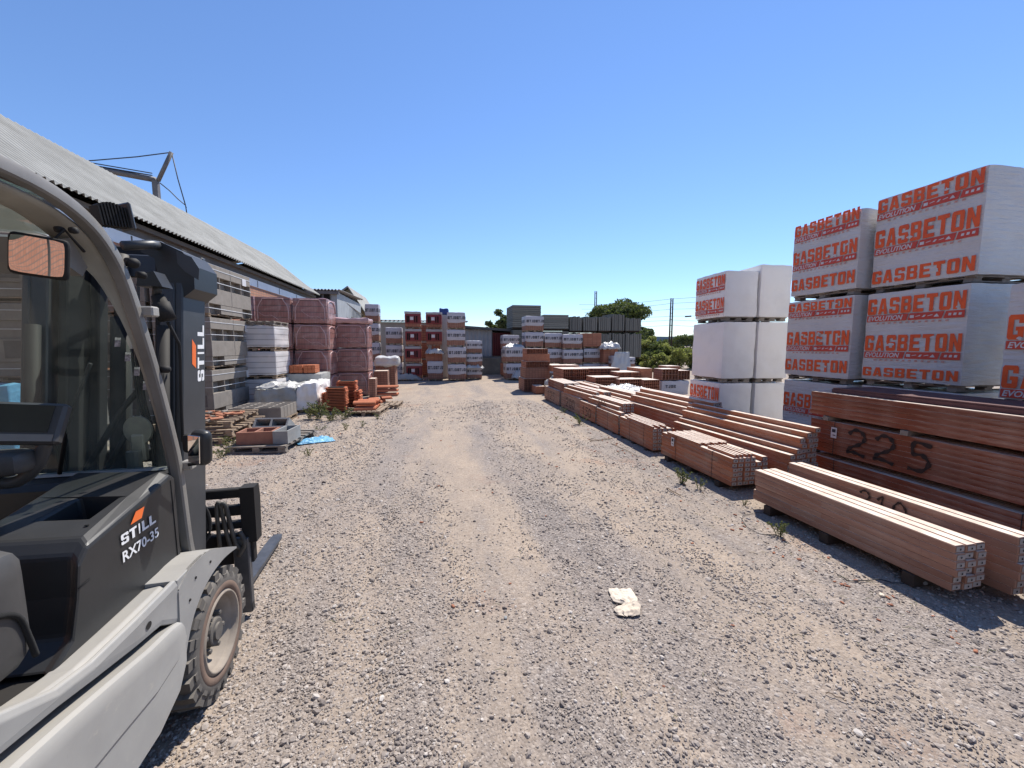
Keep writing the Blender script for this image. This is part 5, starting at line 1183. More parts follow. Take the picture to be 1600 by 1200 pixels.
# ================================================================== WEEDS AND LITTER
def weed(label, x, y, h, r_, n, seed, mat='leaf_small', stems=7, group='weeds along the pallets'):
    o = thing('weed', label, 'weed', (x, y, 0), 0, group); rng = random.Random(seed); mb = MB(); ml = MB()
    for s_ in range(stems):
        a_ = rng.uniform(0, 6.28); d = r_ * rng.uniform(.3, 1); tip = Vector((math.cos(a_) * d, math.sin(a_) * d, h * rng.uniform(.5, 1)))
        pts = [Vector((0, 0, 0)) + Vector((math.cos(a_), math.sin(a_), 0)) * d * .2, tip * .55 + Vector((0, 0, h * .12)), tip]
        mb.tube([tuple(p_) for p_ in pts], [.003, .0025, .001], 4)
        for k in range(int(n * 1.8) // stems):
            q = rng.random() ** .7; p_ = pts[0].lerp(pts[1], q * 2) if q < .5 else pts[1].lerp(pts[2], q * 2 - 1)
            u = Vector((rng.gauss(0, 1), rng.gauss(0, 1), rng.gauss(.4, .6))).normalized(); w2 = u.cross(Vector((rng.gauss(0, 1), rng.gauss(0, 1), rng.gauss(0, 1)))).normalized(); L = h * rng.uniform(.05, .15) + .008
            ml.add([p_, p_ + u * L * .5 + w2 * L * .22, p_ + u * L, p_ + u * L * .5 - w2 * L * .22], [(0, 1, 2, 3)])
    mb.build('stem', M['dry'], o); ml.build('leaves', M[mat], o, recalc=False); return o
W_ = [(1218, 838, .16, .12, 130, 'spiky weed on the gravel beside the nearest lintel bundle'), (1066, 757, .22, .18, 170, 'leafy weed below the second roadside bundle'), (1092, 765, .16, .1, 60, 'thin weed at the shadow edge of the second bundle'),
      (908, 663, .24, .26, 240, 'bushy weed at the foot of the fifth bundle'), (880, 645, .16, .2, 120, 'low weed by the sixth bundle'), (870, 655, .1, .1, 50, 'tiny weed on open gravel near the sixth bundle'),
      (497, 655, .45, .28, 330, 'bright green weed clump beside the white wrapped pallet'), (518, 657, .3, .35, 360, 'dense green weed under the tall tile stack, left part'), (538, 655, .28, .3, 300, 'green weed under the tall tile stack, right part'),
      (484, 655, .35, .22, 220, 'yellowish weed at the corner of the open block pallet'), (482, 712, .14, .12, 90, 'small weed on gravel left of the road beside blue sheet'), (540, 672, .18, .1, 70, 'upright thin weed on the gravel in front of the tiles'),
      (566, 668, .16, .1, 60, 'small upright weed right of the thin one in front of the tiles'), (590, 655, .16, .14, 80, 'grassy tuft beside the curved-tile pallet'), (500, 672, .1, .2, 110, 'flat weeds on the gravel behind the blue sheet'),
      (360, 705, .24, .26, 300, 'leafy creeping weed at the corner of the front pallet'), (345, 716, .18, .2, 160, 'creeping weed by the forklift mirror'), (1270, 705, .5, .12, 90, 'thin tall weed rising beside the 225 stack'), (1163, 790, .08, .05, 20, 'tiny green sprout at the corner of the nearest bundle')]
for i, (px, py, h_, r_, n, lb) in enumerate(W_):
    p = G(px, py); weed(lb, p.x, p.y, h_, r_, n, 50 + i, stems=6 + n // 40)
def litter(name, label, cat, pts, r_, mat, group=None):
    P = [G(*q) for q in pts]; o0 = P[0].copy(); mb = MB(); mb.tube([tuple(q - o0 + Vector((0, 0, r_ * 1.2 + .012 * abs(math.sin(i * 2.2))))) for i, q in enumerate([Vector(t_) for t_ in smooth2([tuple(q) for q in P], 4)])], r_, 5)
    return tag(mb.build(name, M[mat], None, o0), label, cat, group)
litter('strap_scrap', 'black strap scrap lying along the shadow edge of the nearest bundle', 'strap', [(1308, 899), (1330, 910), (1370, 908), (1412, 915)], .004, 'strap')
litter('strap_scrap', 'thin black strap curled beside the spiky weed', 'strap', [(1196, 801), (1165, 806), (1160, 815), (1180, 833), (1215, 838)], .003, 'strap')
litter('stick', 'pale dry stick by the third bundle', 'stick', [(922, 690), (940, 688), (957, 686)], .008, 'wood')
litter('stick', 'long thin stick at the foot of the second bundle', 'stick', [(955, 694), (975, 703), (995, 713)], .006, 'wood')
litter('stick', 'short pale stick below the leafy weed', 'stick', [(1042, 764), (1052, 770), (1064, 776)], .008, 'wood')
litter('stick', 'thin twig at the lower right on bare gravel', 'stick', [(1290, 1084), (1310, 1092), (1322, 1098)], .003, 'wood')
for i, (px, py, s_, mt, lb) in enumerate([(1315, 915, .018, 'clay_plain', 'small orange brick chip by the black strap scrap'), (1378, 932, .022, 'paper', 'pale flat stone near the end of the nearest bundle'), (790, 967, .017, 'block_grey', 'rounded grey cobble left of the plastic bag'),
       (1030, 972, .012, 'block_grey', 'dark pebble just right of the plastic bag'), (1432, 912, .06, 'block_grey', 'wooden block under the near end of the nearest bundle')]):
    p = G(px, py); mb = MB(); wrapbox(mb, -s_, s_, -s_ * .7, s_ * .7, 0, s_ * .9, (4, 4, 3), s_ * .5, s_ * .25, 20, i); tag(mb.build('stone', M[mt], None, (p.x, p.y, 0), (0, 0, i * .7)), lb, 'stone')

rg = random.Random(11); mb = MB()
for i in range(420):
    y = rg.uniform(1.6, 12); x = 3.25 - abs(rg.gauss(0, .28)) if rg.random() < .6 else rg.gauss(1.6, 1.1)
    if rg.random() < .25: x = rg.uniform(-3.6, -1.9); y = rg.uniform(6.5, 12)
    s_ = rg.uniform(.004, .016) * (1 + y * .06)
    if x > 3.3: continue
    M_ = Matrix.Translation((x, y, gz(x, y) + s_ * .3)) @ Matrix.Rotation(rg.uniform(0, 6), 4, 'Z') @ Matrix.Rotation(rg.uniform(-.5, .5), 4, 'X')
    mb.box(-s_, s_, -s_ * .6, s_ * .5, -s_ * .3, s_ * .35, rg.choice((0, 0, 0, 1, 2)), s_ * .25, M_)
tag(mb.build('brick_chips', [M['clay_plain'], M['concrete'], M['paper']]), 'small terracotta and mortar chips littering the gravel along the lintels', 'chips', kind='stuff')
mb = MB()
for i in range(260):
    y = rg.uniform(1.5, 9); x = rg.uniform(-.8, 3.2) if rg.random() < .5 else 3.2 - abs(rg.gauss(0, .4)); a_ = rg.uniform(0, 3.14); L = rg.uniform(.02, .09)
    mb.tube([(x, y, .016), (x + L * .5 * math.cos(a_), y + L * .5 * math.sin(a_), .022), (x + L * math.cos(a_ + .3), y + L * math.sin(a_ + .3), .016)], .0013, 4)
tag(mb.build('dry_straw', M['dry']), 'scattered dry straw bits and twigs lying on the gravel', 'straw', kind='stuff')
# ================================================================== FORKLIFT
TO = (-1.14, 2.17); PSI = R(4.0)
tk = thing('forklift', 'grey and black forklift truck with glazed cab parked at the left, forks lowered', 'forklift', (TO[0], TO[1], 0), PSI)
MR = Matrix.Rotation(-PSI, 3, 'Z'); CL = MR @ Vector((-TO[0], -TO[1], EYE))
def lx(px, py, X): d = MR @ ray(px, py); t_ = (X - CL.x) / d.x; return CL + d * t_
def ly(px, py, Y): d = MR @ ray(px, py); t_ = (Y - CL.y) / d.y; return CL + d * t_
XL = -1.20                                   # left side of the truck
def mir(x): return XL - x
# --- lower body
def body_profile(k):
    return None
ST = [(-.33, .60, .80), (-.45, .675, .80), (-.60, .70, .80), (-.79, .74, .805), (-.92, .77, .83), (-1.09, .80, .91), (-1.4, .84, 1.0), (-2.2, .86, 1.05), (-2.5, .86, 1.05)]
mb = MB()
for sx in (1, -1):
    fx = (lambda x: x) if sx == 1 else mir
    prof = []
    secs = []
    for (y, zg, zt_) in ST:
        secs.append([(fx(-.14), y, zt_ - .035), (fx(-.13), y, zt_ - .02), (fx(-.06), y, zt_ - .012), (fx(-.045), y, zt_ - .022), (fx(-.035), y, zt_ - .022), (fx(-.02), y, zt_ + .006), (fx(-.006), y, zt_ + .002), (fx(.002), y, zt_ - .02), (fx(.0), y, zg + .03), (fx(-.004), y, zg + .008), (fx(-.03), y, zg + .006), (fx(-.14), y, zg)])
    n = len(secs[0]); vs = [p for s_ in secs for p in s_]; fs = [(i * n + k, i * n + k + 1, (i + 1) * n + k + 1, (i + 1) * n + k) for i in range(len(secs) - 1) for k in range(n - 1)]
    fs += [tuple(range(n)), tuple((len(secs) - 1) * n + k for k in range(n))]; mb.add(vs, fs, 0, False)
    # front piece running down to the pillar foot
    a_, b2 = sorted((fx(-.14), fx(0.0)))
    mb.prism([(-.33, .60), (-.33, .80), (-.10, .80), (-.04, .79), (-.10, .70), (-.24, .60)], 0, a_, b2)
sl_o = mb.build('side_sill', M['tgrey'], tk); bv = sl_o.modifiers.new('b', 'BEVEL'); bv.width = .004; bv.segments = 2; bv.angle_limit = R(25)
mb = MB()
for sx in (1, -1):
    fx = (lambda x: x) if sx == 1 else mir
    secs = []
    for (y, zt_, zb_, xo) in [(-.355, .625, .47, .03), (-.375, .645, .44, .038), (-.45, .668, .37, .045), (-.60, .692, .33, .05), (-.79, .732, .33, .05), (-.95, .765, .33, .052), (-1.09, .79, .33, .055), (-1.5, .83, .33, .055), (-2.2, .85, .36, .05)]:
        secs.append([(fx(-.10), y, zt_ - .03), (fx(-.01), y, zt_ - .012), (fx(xo - .026), y, zt_ - .004), (fx(xo - .010), y, zt_ - .010), (fx(xo - .002), y, zt_ - .026), (fx(xo), y, zt_ - .06), (fx(xo + .002), y, (zt_ + zb_) / 2 + .012), (fx(xo - .006), y, (zt_ + zb_) / 2 - .004), (fx(xo - .004), y, zb_ + .02), (fx(xo - .03), y, zb_), (fx(-.15), y, zb_)])
    n = len(secs[0]); vs = [p for s_ in secs for p in s_]; fs = [(i * n + k, i * n + k + 1, (i + 1) * n + k + 1, (i + 1) * n + k) for i in range(len(secs) - 1) for k in range(n - 1)]
    fs += [tuple(range(n)), tuple((len(secs) - 1) * n + k for k in range(n))]; mb.add(vs, fs, 0, True)
door = mb.build('side_door', M['tgrey'], tk); door.modifiers.new('e', 'EDGE_SPLIT').split_angle = R(24)
mb = MB(); mb.box(XL + .14, -.14, -2.3, .1, .28, .76, 0, .02); mb.box(XL + .2, -.2, -.1, .3, .2, .6, 0, .02); mb.build('chassis', M['tdark'], tk)
mb = MB(); mb.box(XL + .02, -.02, -2.75, -2.2, .3, 1.15, 0, .08); mb.build('counterweight', M['tgrey'], tk)
mb = MB(); p = lx(233, 977, .003); 
mb.add([(.003, p.y + .016 * math.cos(q), p.z + .014 * math.sin(q)) for q in [k * math.pi / 6 for k in range(12)]], [tuple(range(12))]); mb.build('plug', M['tdark'], tk)
# --- fender over the front wheels
for sx in (1, -1):
    mb = MB()
    a_, b2 = sorted((-.30, .005)) if sx == 1 else sorted((mir(-.30), mir(.005)))
    top = smooth2([(-.33, .76), (-.24, .80), (-.08, .797), (.04, .755), (.14, .71), (.24, .662)], 3)
    low = smooth2([(.24, .652), (.15, .668), (.06, .675), (-.05, .665), (-.15, .632), (-.235, .575), (-.30, .49), (-.33, .42)], 3) + [(-.345, .42)]
    mb.prism(top + [(y, z - .010) for y, z in reversed(top)], 0, a_, b2)
    xa_, xb_ = (-.010, .006) if sx == 1 else (mir(.006), mir(-.010))
    mb.prism([(-.345, .60), (-.335, .75)] + top[1:] + low, 0, xa_, xb_)
    mb.build('fender', M['tgrey'], tk)
# --- wheels
def wheel(x, y, r_, wd, side):
    mb = MB(); Mx = Matrix.Translation((x, y, r_)) @ (Matrix.Identity(4) if side == 1 else Matrix.Rotation(math.pi, 4, 'Z'))
    s_ = r_ / .31
    prof = [(-wd, .2 * s_), (-wd + .01, .27 * s_), (-wd + .03, .293 * s_), (-.035, .293 * s_), (-.012, .285 * s_), (.0, .262 * s_), (.004, .236 * s_), (.0, .215 * s_), (-.004, .195 * s_)]
    mb.lathe(prof, 48, 0, Mx)
    n = 22
    for k in range(n):
        Rk = Mx @ Matrix.Rotation(2 * math.pi * k / n, 4, 'X')
        a1 = .40 / n * math.pi * r_ * 1.25; zt_ = .311 * s_
        mb.prism([(-.012, -a1), (.002, -a1 * .8), (.002, a1 * .9), (-.012, a1)], 2, .252 * s_, .272 * s_, 0, Rk)
        mb.prism([(-.115, -a1 * .6 + .02), (-.05, -a1), (-.004, -a1), (-.004, a1), (-.05, a1), (-.115, a1 * 1.2 + .02)], 2, .27 * s_, zt_, 0, Rk)
        mb.prism([(-.125, -a1 * .6 - .01), (-wd + .05, -a1 - .01), (-wd + .008, -a1 - .01), (-wd + .008, a1 - .01), (-wd + .05, a1 - .01), (-.125, a1 * 1.2 - .01)], 2, .27 * s_, zt_, 0, Rk)
    w_ = mb.build('wheel', M['rubber'], tk)
    mb = MB(); mb.lathe([(.001, .238 * s_), (.006, .232 * s_), (.006, .205 * s_), (-.004, .196 * s_)], 48, 0, Mx); mb.build('sidewall_band', M['rimbrown'], w_)
    mb = MB(); mb.lathe([(-.004, .196 * s_), (.008, .188 * s_), (.006, .178 * s_), (-.02, .172 * s_), (-.028, .168 * s_), (-.03, .160 * s_), (-.075, .150 * s_), (-.085, .138 * s_)], 48, 0, Mx); mb.build('rim', M['rimdust'], w_)
    mb = MB(); mb.lathe([(-.085, .139 * s_), (-.088, .12 * s_), (-.070, .10 * s_), (-.064, .0)], 48, 0, Mx); mb.build('wheel_disc', M['discd'], w_)
    mb = MB(); mb.lathe([(-.066, .070 * s_), (-.025, .066 * s_), (-.022, .060 * s_), (-.022, .042 * s_), (-.012, .040 * s_), (-.012, .0)], 28, 0, Mx, False)
    for k in range(6):
        Rk = Mx @ Matrix.Rotation(2 * math.pi * k / 6 + .3, 4, 'X'); mb.lathe([(-.070, .014), (-.030, .014), (-.026, .010), (-.026, 0)], 6, 0, Rk @ Matrix.Translation((0, 0, .088 * s_)), False)
    mb.build('hub', M['rubber'], w_); return w_
wheel(0, .02, .315, .25, 1); wheel(XL, .02, .315, .25, -1); wheel(-.02, -1.75, .27, .2, 1); wheel(XL + .02, -1.75, .27, .2, -1)
# --- overhead guard: front pillar sweeping into the roof rail, both sides
path = [(.05, .74), (.035, .82), (.02, 1.0), (0.0, 1.22), (-.035, 1.38), (-.08, 1.55), (-.125, 1.70), (-.175, 1.85), (-.225, 1.99), (-.265, 2.08), (-.315, 2.155), (-.39, 2.225), (-.49, 2.275), (-.62, 2.305), (-.80, 2.315), (-1.2, 2.32), (-1.65, 2.30), (-1.82, 2.22), (-1.92, 2.0), (-2.0, 1.5), (-2.03, 1.1)]
path = smooth2(path, 3)
prof = [(-.022, -.020), (-.016, -.025), (.014, -.025), (.021, -.019), (.022, .004), (.016, .020), (.008, .025), (-.016, .025), (-.022, .020)]
for sx in (1, -1):
    xx = -.13 if sx == 1 else mir(-.13); mb = MB(); mb.sweep([(xx, y, z) for y, z in path], prof, Vector((sx, 0, 0)), 0, True)
    pl_ = mb.build('guard_frame', M['tframe'], tk); md = pl_.modifiers.new('e', 'EDGE_SPLIT'); md.split_angle = R(28)
# broad inner band between pillar and windscreen
mb = MB(); band = [(.03, .8), (.01, 1.2), (-.07, 1.55), (-.165, 1.85), (-.25, 2.06), (-.30, 2.14), (-.38, 2.205), (-.48, 2.25), (-.62, 2.275), (-.9, 2.285)]
wid = [.008, .008, .012, .022, .055, .085, .10, .10, .09, .09]
b3 = smooth2([(a_, b2, w3) for (a_, b2), w3 in zip(band, wid)], 3)
for sx in (1, -1):
    mb = MB()
    def tr(u, v__, sx=sx):
        y, z, w3 = b3[min(int(u * (len(b3) - 1) + .5), len(b3) - 1)]; x = -.156 - w3 * v__; return (x if sx == 1 else mir(x), y + .01 * v__, z - .02 * v__)
    mb.grid(tr, len(b3) - 1, 3, 0, True)
    o_ = mb.build('inner_trim', M['trim'], tk); o_.modifiers.new('s', 'SOLIDIFY').thickness = .012
# header bar, rear bar, roof glass, windscreen
mb = MB(); mb.prism([(-.36, 2.06), (-.33, 2.10), (-.40, 2.19), (-.46, 2.17), (-.43, 2.09)], 0, XL + .20, -.20); mb.build('header_bar', M['tframe'], tk); mb = MB(); mb.prism([(-1.8, 2.2), (-1.7, 2.2), (-1.7, 2.3), (-1.8, 2.3)], 0, XL + .17, -.17); mb.build('rear_bar', M['tframe'], tk)
mb = MB(); mb.box(XL + .18, -.18, -1.68, -.52, 2.285, 2.295); mb.build('roof_glass', M['roofglass'], tk)
mb = MB(); rp = [(.24, 2.29)]; 
mb.grid(lambda u, v__: (XL + .19 + (abs(XL) - .38) * u, [-.52, -.46, -.42, -.385][int(v__ * 3 + .5)], [2.285, 2.265, 2.24, 2.20][int(v__ * 3 + .5)]), 1, 3, 0, False); mb.build('upper_windscreen', M['roofglass'], tk)
def wsp(u, v__):
    zz = 1.185 + v__ * (2.085 - 1.185); yy = .065 - .06 * v__ - .36 * v__ ** 1.7
    hx = (abs(XL) - .40) / 2 + .012; k = max(0, (v__ - .9) / .1); return (XL / 2 + (2 * u - 1) * (hx - .06 * k * k), yy, zz)
mb = MB(); mb.grid(wsp, 10, 20, 0, True); mb.build('windscreen', M['glass'], tk, recalc=False)
mb = MB(); mb.box(XL / 2 + .03, XL / 2 + .036, .05, .056, 1.2, 1.95); 
# wiper arm and pale uprights seen through the glass
mb = MB(); q = [(-.62, .045, 1.20), (-.55, .02, 1.45), (-.40, -.05, 1.72)]; mb.tube(q, .008, 6); mb.build('wiper_arm', M['tdark'], tk)
# dash
mb = MB(); mb.prism([(.09, .55), (.09, 1.165), (.06, 1.185), (-.02, 1.175), (-.05, 1.15), (-.03, .95), (.0, .55)], 0, XL + .16, -.17); mb.build('dashboard', M['tblack'], tk)
mb = MB(); mb.prism([(.04, 1.187), (.09, 1.183), (.1, 1.193), (.05, 1.198)], 0, XL + .2, -.2); mb.build('windscreen_sill', M['tgrey'], tk)
# console with printed side
XO = -.115
mb = MB()
def cons():
    y0_, y1_ = -.66, -.06
    side = [(-.80, .775), (-.70, .83), (-.665, .95), (-.645, 1.06), (-.60, 1.105), (-.30, 1.155), (-.09, 1.195), (-.05, 1.17), (-.05, .775)]
    x_in = -.50
    n = len(side); vs = [(XO, y, z) for y, z in side]; vs2 = [(XO - .035, y + (.03 if y < -.5 else 0), z + (.022 if z > 1.05 else 0)) for y, z in side]; vs3 = [(x_in, y + .05, z + (.03 if z > 1.05 else 0)) for y, z in side]
    V = vs + vs2 + vs3; F = [tuple(range(n))] + [(i, (i + 1) % n, n + (i + 1) % n, n + i) for i in range(n)]
    F += [(n + i, n + (i + 1) % n, 2 * n + (i + 1) % n, 2 * n + i) for i in range(n) if i != 4] + [tuple(2 * n + i for i in range(n))]
    # top panel with a pocket
    a_, b2, c_, d_ = Vector(vs2[4]), Vector(vs2[5]), Vector(vs3[5]), Vector(vs3[4])
    def T(u, v__, dz=0): return tuple((a_.lerp(b2, u)).lerp(d_.lerp(c_, u), v__) + Vector((0, 0, dz)))
    o2 = len(V); V += [T(.45, .15), T(1.0, .12), T(1.0, .55), T(.45, .62), T(.5, .2, -.13), T(.98, .17, -.13), T(.98, .5, -.13), T(.5, .57, -.13)]
    A_, B_, C_, D_ = n + 4, n + 5, 2 * n + 5, 2 * n + 4
    F += [(A_, B_, o2 + 1, o2), (B_, C_, o2 + 2, o2 + 1), (C_, D_, o2 + 3, o2 + 2), (D_, A_, o2, o2 + 3)]
    F += [(o2 + i, o2 + (i + 1) % 4, o2 + 4 + (i + 1) % 4, o2 + 4 + i) for i in range(4)] + [(o2 + 4, o2 + 5, o2 + 6, o2 + 7)]
    mb.add(V, F, 0, False)
cons(); cs = mb.build('side_console', M['tblack'], tk); bv = cs.modifiers.new('b', 'BEVEL'); bv.width = .012; bv.segments = 2; bv.angle_limit = R(35)
mb = MB(); p0 = lx(190, 855, XO + .003); p1 = lx(246, 827, XO + .003); PT = lambda u, v__: (XO + .004, p0.y + u, p0.z + v__)
LW = (p1.y - p0.y) * 1.02
u_ = letters(mb, 'STILL', 0, .005, LW / 5.3, .042, LW * .025, PT, 1, .0, {'I': .5})
mb.add([PT(LW * .26, .063), PT(LW * .56, .063), PT(LW * .66, .103), PT(LW * .42, .103)], [(0, 1, 2, 3)], 0)
mb.build('logo', [M['logo_or'], M['logo_w']], cs, recalc=False); mb = MB()
vs, fs, wd = textpoly('RX70-35', .058, .0012, 1.25); k = LW * 1.0 / wd; mb.add([PT(a_ * k + .0, b2 - .062) for a_, b2 in vs], fs, 1)
mb.build('lettering', [M['logo_or'], M['logo_w']], cs, recalc=False)
mb = MB()
for (u_, w3) in ((-.19, 1.192), (-.50, 1.142)):
    mb.lathe([(0, .007), (.0025, .006), (.0025, 0)], 10, 0, Matrix.Translation((XO - .06, u_, w3 + .002)) @ Matrix.Rotation(R(-90), 4, 'Y'), False)
mb.build('screw', M['dark'], cs)
mb = MB(); mb.tube([(XO + .0015, -.655, .985), (XO + .0015, -.60, .99)], .002, 4); mb.tube([(XO + .0012, -.09, 1.17), (XO + .0012, -.085, .80)], .0022, 4); mb.build('seam', M['dark'], cs)
for yy, zz in ((-.20, .735), (-.26, .665), (-.06, .735)):
    mb = MB(); mb.lathe([(.006, .007), (.010, .006), (.010, 0)], 8, 0, Matrix.Translation((0, yy, zz)), False); mb.build('bolt', M['tdark'], tk)
# seat side box with groove and floor area
mb = MB(); wrapbox(mb, -.62, -.105, -1.7, -.80, .86, 1.235, (8, 14, 8), .07, .003, 3, 1); sb = mb.build('seat_box', M['tblack2'], tk)
mb = MB(); pts = smooth2([(-1.05, 1.085), (-.95, 1.08), (-.88, 1.04), (-.855, .96), (-.84, .89)], 4); mb.tube([(-.102, y, z) for y, z in pts], .008, 5); mb.build('seam', M['dark'], sb)
mb = MB(); mb.box(-.95, -.3, -1.5, -1.0, 1.2, 1.32, 0, .04); mb.box(-.92, -.34, -1.62, -1.5, 1.25, 1.85, 0, .05); mb.build('seat', M['tdark'], tk)
# cab floor
mb = MB(); mb.box(XL + .15, -.15, -.72, -.05, .5, .56); mb.build('floor_plate', M['tdark'], tk)
# display terminal on its arm
a_ = ly(0, 622, -.42); b2 = ly(92, 628, -.42); c_ = ly(76, 697, -.42)
mb = MB(); w_ = .20; h_ = .155; mb.box(-w_ / 2, w_ / 2, -.0, .045, -h_ / 2, h_ / 2, 0, .01)
cx_ = ly(38, 660, -.42)
dm = mb.build('display', M['tblack2'], tk, (cx_.x, -.42, cx_.z), (R(-24), R(6), R(8)))
mb = MB(); mb.box(-w_ / 2 + .012, w_ / 2 - .03, -.004, -.001, -h_ / 2 + .042, h_ / 2 - .012); mb.build('screen', M['screen'], dm)
mb = MB(); mb.box(-w_ / 2 + .008, w_ / 2 - .012, -.003, -.001, -h_ / 2 + .008, -h_ / 2 + .034); mb.build('key_strip', M['tframe'], dm)
mb = MB(); p1_ = ly(72, 690, -.40); p2_ = ly(58, 725, -.40); p3_ = ly(28, 752, -.40); p4_ = ly(-30, 760, -.40)
mb.tube(smooth2([tuple(p1_), tuple(p2_), tuple(p3_), tuple(p4_), (-.62, -.3, 1.15)], 4), [.022] * 17, 8); mb.build('display_arm', M['tblack2'], tk)
mb = MB(); q1 = ly(8, 722, -.46); wrapbox(mb, q1.x - .16, q1.x + .055, -.50, -.38, q1.z - .05, q1.z + .035, (6, 6, 5), .03, .003, 3, 2); mb.build('joystick_pod', M['tblack2'], tk)
# steering wheel
mb = MB(); Mx = Matrix.Translation((XL / 2 - .05, -.42, 1.30)) @ Matrix.Rotation(R(35), 4, 'X')
vs = []; fs = []
for i in range(32):
    for j in range(8):
        A_ = 2 * math.pi * i / 32; B_ = 2 * math.pi * j / 8; rr = .17 + .014 * math.cos(B_); vs.append((rr * math.cos(A_), rr * math.sin(A_), .014 * math.sin(B_)))
for i in range(32):
    for j in range(8): fs.append((i * 8 + j, ((i + 1) % 32) * 8 + j, ((i + 1) % 32) * 8 + (j + 1) % 8, i * 8 + (j + 1) % 8))
mb.add(vs, fs, 0, True, Mx); mb.box(-.16, .16, -.015, .015, -.012, .006, 0, .003, Mx); mb.build('steering_wheel', M['tdark'], tk)
mb = MB(); mb.tube([(XL / 2 - .05, -.42, 1.29), (XL / 2 - .05, -.2, .98), (XL / 2 - .05, -.05, .75)], .035, 10); mb.build('steering_column', M['tdark'], tk)
# interior mirror
mA = ly(12, 364, -.55); mB_ = ly(107, 436, -.55); mw = mB_.x - mA.x; mh = mA.z - mB_.z; cxm = (mA + mB_) / 2
mb = MB(); wrapbox(mb, -mw / 2, mw / 2, -.006, .02, -mh / 2, mh / 2, (10, 3, 8), .02, 0, 1, 0)
im = mb.build('cab_mirror', M['tdark'], tk, cxm, (R(5), R(7), R(15)))
mb = MB(); mb.grid(lambda u, v__: ((u - .5) * mw * .86 * (1 - .06 * (abs(2 * v__ - 1)) ** 6), -.009 - .004 * (1 - (2 * u - 1) ** 2), (v__ - .5) * mh * .84 * (1 - .08 * (abs(2 * u - 1)) ** 6)), 12, 10, 0, True); mb.build('mirror_glass', M['mirror'], im)
mb = MB(); p_ = ly(100, 358, -.5); mb.tube([tuple(cxm + Vector((0, .02, .02))), tuple(p_), (p_.x, -.42, 2.14)], .005, 6)
mb.lathe([(-.010, 0), (-.010, .010), (.0, .012), (.010, .010), (.010, 0)], 12, 0, Matrix.Translation((p_.x - .02, -.49, p_.z))); mb.lathe([(-.010, 0), (-.010, .010), (.0, .012), (.010, .010), (.010, 0)], 12, 0, Matrix.Translation((p_.x + .02, -.49, p_.z))); mb.build('mirror_mount', M['tdark'], tk)
# work light on the roof edge
wl = lx(184, 335, -.10); mb = MB()
for i in range(9): mb.box(-.085, -.012, -.075 + i * .0125, -.069 + i * .0125, -.055, .055 - .0012 * (i - 4) ** 2)
mb.box(-.08, -.02, -.07, .035, -.045, .045, 0, .008); wlo = mb.build('work_light', M['tdark'], tk, (-.09, wl.y - .0, wl.z), (R(8), 0, R(-35))); wlo.scale = (.8, .8, .8)
mb = MB(); mb.box(-.10, .005, .036, .052, -.065, .065, 0, .008); mb.build('lens_frame', M['mastp'], wlo)
# pillar fittings
for px, py, k in ((208, 411, .8), (222, 430, .6), (259, 577, .7)):
    p_ = lx(px, py, -.10); mb = MB(); mb.lathe([(-.03 * k, 0), (-.03 * k, .022 * k), (.01 * k, .026 * k), (.022 * k, .018 * k), (.026 * k, 0)], 14, 0, Matrix.Translation(p_) @ Matrix.Rotation(R(60), 4, 'Z')); mb.build('rubber_stop', M['tdark'], tk)
for px, py in ((233, 487), (294, 726)):
    p_ = lx(px, py, -.10); mb = MB(); mb.box(-.022, .026, -.026, .026, -.022, .022, 0, .006, Matrix.Translation(p_)); mb.build('clamp', M['clampm'], tk)
# side mirror
q = lx(310, 700, .02); mb = MB(); wrapbox(mb, -.045, .05, -.02, .045, -.085, .085, (8, 6, 8), .035, 0, 1, 0); smo = mb.build('side_mirror', M['tblack'], tk, q, (0, R(4), R(-25)))
mb = MB(); mb.box(-.03, .035, -.026, -.021, -.065, .065, 0, .003); mb.build('mirror_glass', M['mirror'], smo)
mb = MB(); q2 = lx(294, 726, -.08); q3 = lx(297, 690, -.02); mb.tube([tuple(q2), tuple(q2 + Vector((.05, .01, .0))), tuple(q3)], .009, 6); wrapbox(mb, q3.x - .025, q3.x + .02, q3.y - .03, q3.y + .03, q3.z - .05, q3.z + .04, (5, 5, 5), .02, 0, 1, 0); mb.build('mirror_bracket', M['tdark'], tk)
# camera and beacon on the pillar
mb = MB(); c1 = ly(222, 432, .05); c2 = ly(258, 432, .05); Z_ = c1.z
mb.prism([(c1.x, Z_ - .05), (c1.x + .01, Z_ - .0), (c2.x - .02, Z_ + .02), (c2.x + .01, Z_ - .05)], 1, .0, .09)
c3 = ly(248, 470, .05); mb.tube([(c2.x - .03, .05, Z_ - .02), (c3.x - .01, .05, c3.z + .01)], .018, 8); mb.build('lamp_bracket', M['tblack'], tk)
mb = MB(); c4 = ly(262, 500, .05); c5 = ly(246, 462, .05); mb.tube([tuple(c5), tuple(c5.lerp(c4, .3)), tuple(c5.lerp(c4, .31)), tuple(c4)], [.026, .03, .036, .036], 14); mb.build('beacon', M['tdark'], tk)
mb = MB(); mb.tube(smooth2([tuple(ly(262, 503, .06)), tuple(ly(276, 530, .08)), tuple(ly(281, 548, .10)), tuple(ly(283, 620, .12)), tuple(ly(286, 690, .12))], 4), .007, 6); mb.build('hose', M['tdark'], tk)
